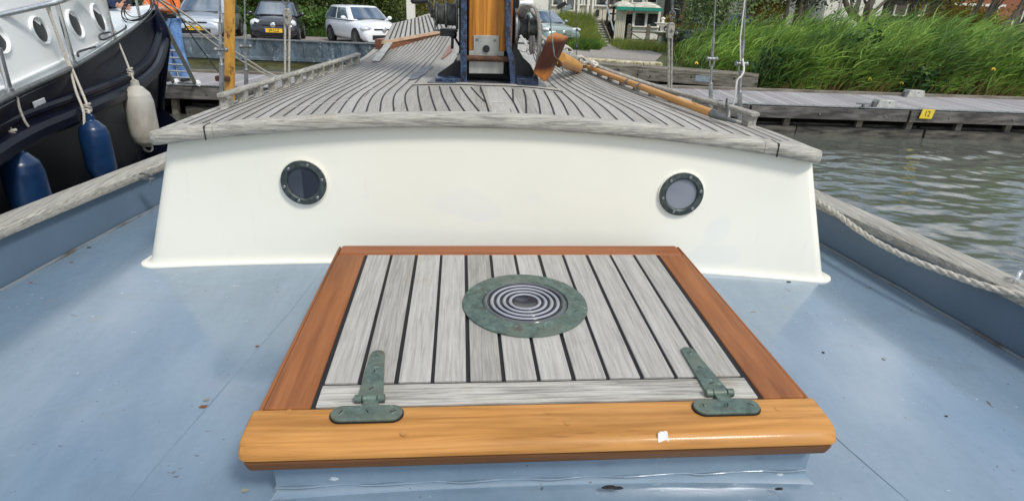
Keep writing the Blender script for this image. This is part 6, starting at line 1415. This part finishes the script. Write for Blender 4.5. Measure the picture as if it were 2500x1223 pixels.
m.beam(PX(1482, 20, 28.5), PX(1530, 22, 28.5), .06, .06); m.beam(PX(1482, 34, 28.5), PX(1530, 36, 28.5), .06, .06); m.build('railing', MT['brown'], r); settle(r)
# kiosk with canvas awning
ky = 27.2; r = thing('garden_kiosk', 'small white kiosk with two windows under a cream awning edged in green', 'kiosk')
k0, k1 = PX(1546, 60, ky), PX(1607, 60, ky); zt_ = PX(1570, 26, ky).z; zm = PX(1570, 66, ky).z
m = MB(); m.box(((k0.x+k1.x)/2, ky+.05, (GZ+zm)/2), (k1.x-k0.x, .1, zm-GZ)); m.box(((k0.x+k1.x)/2, ky+.04, zt_-.04), (k1.x-k0.x, .10, .16))
for q in (0, .5, 1): x = k0.x+(k1.x-k0.x)*q; m.box((x, ky+.03, (zm+zt_)/2), (.10, .12, zt_-zm))
m.box(((k0.x+k1.x)/2, ky-.02, zm), (k1.x-k0.x+.08, .14, .05)); m.box((k1.x, ky+.9, (GZ+zt_)/2), (.08, 1.7, zt_-GZ)); m.build('wall', MT['creamw'], r, bevel=.006)
m = MB(); m.box(((k0.x+k1.x)/2, ky+1.9, (GZ+zt_)/2), (k1.x-k0.x+.9, .06, zt_-GZ)); m.build('back_wall', MT['brown'], r)
m = MB(); m.box(((k0.x+k1.x)/2-.1, ky+.8, zm-.05), (.25, .2, .9)); m.box(((k0.x+k1.x)/2+.35, ky+.7, zm+.0), (.3, .2, .4)); m.build('interior_shelf', MT['oldtimber'], r)
for q in (.02, .52): m = MB(); a = k0.x+(k1.x-k0.x)*q; b = a+(k1.x-k0.x)*.46; m.box(((a+b)/2, ky+.06, (zm+zt_)/2-.02), (b-a-.08, .01, zt_-zm-.1)); m.build('window', MT['winglass'], r)
p0, p1 = PX(1501, 60, ky), PX(1527, 60, ky); m = MB()
for k in range(6): x = p0.x+(p1.x-p0.x)*(k+.5)/6; m.box((x, ky+.01*(k % 2), (GZ+zt_)/2), ((p1.x-p0.x)/6-.012, .05, zt_-GZ))
m.build('board_panel', MT['cream'], r)
zc0, zc1, zc2 = PX(1555, 5, ky).z, PX(1555, 19, ky-.3).z, PX(1555, 27, ky-.3).z
def awn(xl, xr, nm, ya_, ph):
    m = MB(); rows = []
    for k in range(13):
        f = k/12; x = xl+(xr-xl)*f; h = math.sin(math.pi*f)**.7; rows.append([(x, ya_, zc1), (x, ya_+.25, zc1+(zc0-zc1)*h*.85), (x, ya_+.6, zc1+(zc0-zc1)*h), (x, ya_+1.7, zc1+(zc0-zc1)*h*.9)])
    m.grid(rows); a_ = m.build(nm, MT['canvas'], r, 60, fix=False); m = MB(); row = [[], []]; N_ = 44
    for k in range(N_+1): f = k/N_; x = xl+(xr-xl)*f; row[0].append((x, ya_-.004, zc1+.01)); row[1].append((x, ya_-.02, zc2+.02-.035*abs(math.sin(f*math.pi*11))))
    m.grid(row); o = m.build('valance', MT['green'], a_, fix=False); s_ = o.modifiers.new('s', 'SOLIDIFY'); s_.thickness = .01; s_ = a_.modifiers.new('s', 'SOLIDIFY'); s_.thickness = .01
awn(PX(1503, 20, ky).x, PX(1549, 20, ky).x, 'awning', ky-.28, 0); awn(PX(1546, 20, ky).x, PX(1614, 20, ky).x, 'awning', ky-.34, 1)
m = MB(); m.box((PX(1536, 60, ky).x, ky+.5, 1.0), (.5, .05, 1.2)); m.build('dark_gap_sheet', MT['void'], r); settle(r)  # black sheet stands in for the shade in the gap beside the panel
# fence, fountain, letter boxes, white post
fy = 25.2; r = thing('wooden_fence', 'low grey wooden fence with diagonal braces below the kiosk', 'fence')
for px in (1534, 1581, 1630): m = MB(); p = PX(px, 90, fy); m.box((p.x, fy, GZ+.32), (.15, .13, .78)); m.lathe([(.075, 0), (.07, .06), (.03, .09)], 10, Matrix.Translation((p.x, fy, GZ+.70))); m.build('post', MT['oldtimber'], r, bevel=.01)
m = MB(); a, b, c_ = PX(1534, 78, fy), PX(1581, 80, fy), PX(1640, 82, fy); m.beam(a, b, .05, .06); m.beam(b, c_, .05, .06); a2, b2, c2_ = PX(1534, 97, fy), PX(1581, 99, fy), PX(1640, 101, fy); m.beam(a2, b2, .05, .05); m.beam(b2, c2_, .05, .05); m.beam(PX(1541, 82, fy+.05), PX(1567, 98, fy+.05), .03, .04); m.beam(PX(1541, 100, fy+.05), PX(1555, 108, fy+.05), .03, .04); m.build('rail', MT['oldtimber'], r); settle(r)
p = PX(1611, 112, 24.3); m = MB(); T = Matrix.Translation((p.x, 24.3, GZ)); H0 = PX(1611, 42, 24.3).z-GZ
m.lathe([(.26, 0), (.2, .06), (.10, .14), (.09, .38*H0), (.16, .42*H0), (.42, .50*H0), (.44, .53*H0), (.38, .52*H0), (.08, .54*H0), (.065, .68*H0), (.12, .72*H0), (.30, .79*H0), (.31, .81*H0), (.26, .80*H0), (.06, .82*H0), (.05, .9*H0), (.09, .95*H0), (.03, H0)], 24, T); o = m.build('garden_fountain', MT['creamw'], None, 40); settle_mesh(o); tag(o, 'two tiered pale stone garden fountain right of the kiosk fence', 'fountain')
for px, py, lab in ((1371, 14, 'dark letter box tilted above the grass slope'), (1383, 22, 'pale letter box tilted above the grass slope')):
    p = PX(px, py, 27.4); m = MB(); m.box((p.x, 27.4, p.z), (.42, .3, .16), ry=R(-28)); m.rod((p.x, 27.4, GZ+.3), (p.x, 27.4, p.z-.05), .03); o = m.build('letter_box', MT['bead'] if px > 1375 else MT['black'], None, bevel=.01); settle_mesh(o); tag(o, lab, 'letter box')
p = PX(1004, 54, 25.0); m = MB(); m.box((p.x, 25, 1.9), (.30, .30, 2.9)); o = m.build('white_post', MT['creamw'], None, bevel=.01); settle_mesh(o); tag(o, 'thick white post standing behind the teak fore hatch', 'post')
# dark barn with chalked letters and leaning pole
by = 30.0; r = thing('dark_barn', 'black timber barn wall with faint chalked letters', 'barn'); a, b = PX(1632, 30, by), PX(1712, 30, by)
m = MB(); m.box(((a.x+b.x)/2, by+1, 2.0), (b.x-a.x, 2, 3.6)); m.build('wall', MT['void'], r); m = MB(); m.box((b.x+.3, by-.1, 2.6), (.55, .2, 3.0)); m.build('white_gable', MT['creamw'], r)
m = MB()
for pts in (((1675, 20), (1683, 20), (1674, 30), (1682, 30)), ((1691, 17), (1693, 29)), ((1688, 30), (1700, 24), (1691, 17)), ((1646, 22), (1661, 25)), ((1684, 10), (1684, 16)), ((1690, 11), (1702, 12))):
    q = [PX(px, py, by-.012) for px, py in pts]
    for u, v_ in zip(q[:-1], q[1:]): m.beam(u, v_, .006, .045, up=(0, 1, 0)) if False else m.rod(u, v_, .018, 6)
m.build('chalk_letters', MT['greymet'], r); settle(r)
m = MB(); m.rod(PX(1662, 50, 29.2), PX(1682, -30, 29.2), .06); o = m.build('leaning_pole', MT['brickp'] if 'brickp' in MT else MT['redteak'], None, 60); settle_mesh(o); tag(o, 'reddish pole leaning in front of the black barn', 'pole')
# ---- houses behind the reeds
def house(name, lab, px0, px1, y, wallm, roofz, wins, roofm='slate', z0=.5):
    r = thing(name, lab, 'house'); a, b = PX(px0, 20, y), PX(px1, 20, y); m = MB(); m.box(((a.x+b.x)/2, y+3, (z0+roofz)/2), (b.x-a.x, 6, roofz-z0)); m.build('wall', MT[wallm], r)
    m = MB(); m.hexa([(a.x-.4, y-.5, roofz), (b.x+.4, y-.5, roofz), (b.x+.4, y+6.5, roofz), (a.x-.4, y+6.5, roofz), (a.x, y+2.9, roofz+2), (b.x, y+2.9, roofz+2), (b.x, y+3.1, roofz+2), (a.x, y+3.1, roofz+2)]); m.build('roof', MT[roofm], r)
    for w0, w1, p0_, p1_ in wins:
        u, v_ = PX(w0, p1_, y-.02), PX(w1, p0_, y-.02); m = MB(); m.box(((u.x+v_.x)/2, y-.015, (u.z+v_.z)/2), (v_.x-u.x, .03, v_.z-u.z)); wi = m.build('window', MT['winglass'], r)
        m = MB()
        for x in (u.x, v_.x): m.box((x, y-.03, (u.z+v_.z)/2), (.06, .07, v_.z-u.z+.06))
        m.box(((u.x+v_.x)/2, y-.032, u.z), (v_.x-u.x, .07, .06)); m.build('frame', MT['creamw'], wi)
    settle(r)
house('cream_cottage', 'cream cottage with a dark window above the reeds', 2015, 2155, 28, 'creamw', 3.6, [(2046, 2062, -20, 42), (2078, 2105, -5, 42)])
house('white_cottage', 'white walled cottage strip between willow and dark tree', 1885, 1950, 29, 'creamw', 3.6, [(1908, 1925, 5, 50)])
house('dark_shed', 'low dark shed with grey windows above the middle of the reeds', 2160, 2310, 29, 'dkwood', 2.9, [(2180, 2215, 15, 38), (2222, 2260, 15, 38)])
house('brick_house', 'red brick house with dark openings at the far right', 2325, 2600, 30, 'brick', 4.2, [(2345, 2375, 12, 60), (2400, 2440, 12, 60), (2460, 2500, 25, 85)])
m = MB(); a, b = PX(2310, 10, 29.6), PX(2445, 12, 29.6); m.box(((a.x+b.x)/2, 29.55, a.z), (b.x-a.x, .5, .10)); o = m.build('white_eave', MT['creamw'], None); settle_mesh(o); tag(o, 'thin white eave board along the front of the brick house', 'eave')
# garden chair at right, blue tarp ball
p = PX(2460, 70, 21.5); m = MB()
for k in (0, 1): m.tube([(p.x+k*.4, 21.5, GZ), (p.x+.12+k*.4, 21.5, p.z), (p.x+.3+k*.4, 21.6, p.z+.55)], .018, 6)
m.rod((p.x, 21.5, p.z-.1), (p.x+.45, 21.5, p.z-.1), .018); o = m.build('garden_chair', MT['galv'], None, 60); settle_mesh(o); tag(o, 'pale metal garden chair frame at the far right behind the reeds', 'chair')
# ---- trees
def tree(name, label, x, y, h, lean, crown, mat, size, n, tr=.11, br=5, grp=None, seed=0, clump=26, vis=None):
    g = random.Random(seed); r = thing(name, label, 'tree', group=grp); m = MB(); tp = Vector((x+lean*h, y, GZ+h*.62))
    pts = [Vector((x, y, GZ-.1)), Vector((x+lean*h*.3, y+.1, GZ+h*.2)), Vector((x+lean*h*.7, y, GZ+h*.42)), tp]; cv = curve(pts, 5); m.tube(cv, [tr*(1-.6*k/(len(cv)-1)) for k in range(len(cv))], 9)
    for k in range(br):
        a = g.uniform(0, 6.28); s_ = cv[int(len(cv)*g.uniform(.25, .9))]; e = Vector((x+lean*h+math.cos(a)*crown[0]*.7, y+math.sin(a)*crown[1]*.6, GZ+h*g.uniform(.55, .95))); c2 = curve([s_, s_.lerp(e, .5)+Vector((0, 0, .15)), e], 5); m.tube(c2, [tr*.45*(1-.75*q/(len(c2)-1)) for q in range(len(c2))], 7)
    m.build('trunk', MT['bark'], r, 60); P = blob((x+lean*h, y, GZ+h*.68), crown, n, 0, clump, .28); P = P[P[:, 2] > GZ+.3]; leaves('crown', P, size, mat, r); settle(r); return r
def X_(px, y): return PX(px, 40, y).x
tree('willow_tree', 'bright grey green willow hanging over the dark green car', X_(1775, 20.5), 20.5, 3.6, -.02, (1.7, 1.4, 2.2), MT['leafl'], .12, 9000, .09, 6, seed=2)
shrub('willow_bush', 'pale variegated bush at the left edge of the willow', 'bush', [((X_(1725, 21.0), 21.0, 1.7), (.7, .6, .9), 2600, 12)], MT['leafl'], .10)
shrub('garden_shrub', 'ochre shrub below the black barn', 'shrub', [((X_(1690, 23.5), 23.5, 1.15), (.62, .5, .5), 2200, 12)], MT['leafy'], .09)
shrub('garden_shrub', 'small ochre rose bush behind the fountain', 'shrub', [((X_(1636, 25.5), 25.5, 1.35), (.22, .25, .35), 500, 8)], MT['leafy'], .09)
shrub('garden_shrub', 'ochre leaved shrub between willow and white cottage', 'shrub', [((X_(1868, 22), 22, 1.9), (.8, .6, 1.5), 3600, 14)], MT['leafy'], .10)
tree('dark_tree', 'dark leaved tree with sawn stump over the left part of the reeds', X_(1945, 22), 22, 4.0, .02, (1.9, 1.3, 1.9), MT['leafd'], .13, 8000, .15, 6, seed=4)
tree('birch_tree', 'pale trunked slender tree between willow and dark tree', X_(1920, 20.5), 20.5, 4.6, .0, (.8, .8, 1.2), MT['leafm'], .10, 1500, .09, 4, seed=5)
r = thing('bare_tree', 'bare multi stemmed tree with twisted limbs above the reeds', 'tree'); m = MB(); y = 19.5
def tb(pts, r0, r1):
    cv = curve([PX(px, py, y+dy) for px, py, dy in pts], 5); m.tube(cv, [r0+(r1-r0)*k/(len(cv)-1) for k in range(len(cv))], 8)
tb([(2116, 110, 0), (2114, 75, 0), (2113, 46, 0)], .15, .14); tb([(2113, 52, 0), (2090, 44, .1), (2072, 24, .2), (2060, -10, .2), (2052, -60, .2)], .10, .06); tb([(2114, 50, 0), (2120, 20, -.1), (2132, -10, -.1), (2136, -70, 0)], .13, .08)
tb([(2114, 50, 0), (2130, 34, .2), (2150, 14, .3), (2185, -20, .3)], .08, .03); tb([(2090, 44, .1), (2078, 10, .3), (2080, -40, .3)], .04, .02); tb([(2120, 20, 0), (2110, 0, 0), (2104, -40, 0)], .05, .02); tb([(2100, 46, 0), (2086, 20, 0), (2098, -5, 0), (2092, -50, 0)], .03, .015)
tb([(2118, 46, 0), (2150, 44, .3), (2175, 30, .4)], .07, .03); m.build('trunk', MT['bark'], r, 60); P = blob(tuple(PX(2130, -60, y)), (1.8, 1.0, .8), 1500, 0, 12); leaves('crown', P, .10, MT['leafm'], r); settle(r)
for i, (px, y, h, ln_, cr, mt, n, lab) in enumerate(((2215, 23.5, 4.4, .03, (2.0, 1.3, 1.6), 'leafm', 7000, 'mid green tree above the middle of the reeds'), (2295, 23.0, 4.2, .02, (1.0, 1.0, 1.7), 'leafm', 3600, 'slender green tree left of the brick house'),
        (2330, 20.5, 5.0, .16, (1.0, .9, .9), 'leafm', 1200, 'leaning thin trunk in front of the brick house, leftmost of three'), (2362, 20.0, 5.2, .18, (1.0, .9, .9), 'leafm', 1200, 'leaning thin trunk in front of the brick house, middle of three'), (2396, 19.0, 5.0, .30, (1.5, 1.0, 1.5), 'leafl', 3600, 'strongly leaning dark tree with bright leaves in the far right corner'), (2470, 21.0, 5.4, .12, (1.2, 1.0, 1.0), 'leafm', 1800, 'leaning reddish trunk at the right edge'))):
    x = PX(px, 90, y).x; tree('leaning_tree' if i > 1 else 'garden_tree', lab, x, y, h, ln_, cr, MT[mt], .11, n, .09, 4, seed=10+i)
shrub('garden_shrub', 'glowing ochre shrub in front of the brick house', 'shrub', [((X_(2350, 21.5), 21.5, 1.7), (1.5, .7, 1.0), 4600, 16), ((X_(2400, 20.5), 20.5, 1.5), (.8, .5, .8), 2000, 9)], MT['leafy'], .10)
p = PX(2367, 96, 17.2); m = MB(); m.ball((p.x, 17.2, p.z), .17, 8, (1, 1, 1)); m.rod((p.x, 17.2, GZ), (p.x, 17.2, p.z), .02); o = m.build('garden_lamp', MT['bead'], None, 60); settle_mesh(o); tag(o, 'pale globe on a stake among the right hand reeds', 'garden lamp')
# tall trees standing back, closing the view between the houses
G = 'tall trees standing behind the houses'
for i, (x, y, h, w_, lab) in enumerate(((-26, 34, 8, 5, 'tall dark tree behind the hedge, farthest left'), (-18, 33, 8.5, 4.6, 'tall dark tree behind the silver car hedge'), (-11, 32, 8, 4.2, 'tall dark tree behind the hedge above the black car'), (-4, 36, 7, 4, 'tall tree behind the olive shrubs'), (13, 37, 7, 4.2, 'tall tree behind the black barn'), (20, 37, 8, 4.6, 'tall tree behind the cream cottage'), (28, 36, 8.5, 5, 'tall tree behind the brick house'), (36, 34, 8, 5, 'tall tree farthest right beyond the reeds'))):
    r = tree('tall_tree', lab, x, y, h, 0, (w_, 3, h*.42), MT['leafd' if x < 0 else 'leafm'], .34, 4200, .25, 6, G, 30+i, 30)
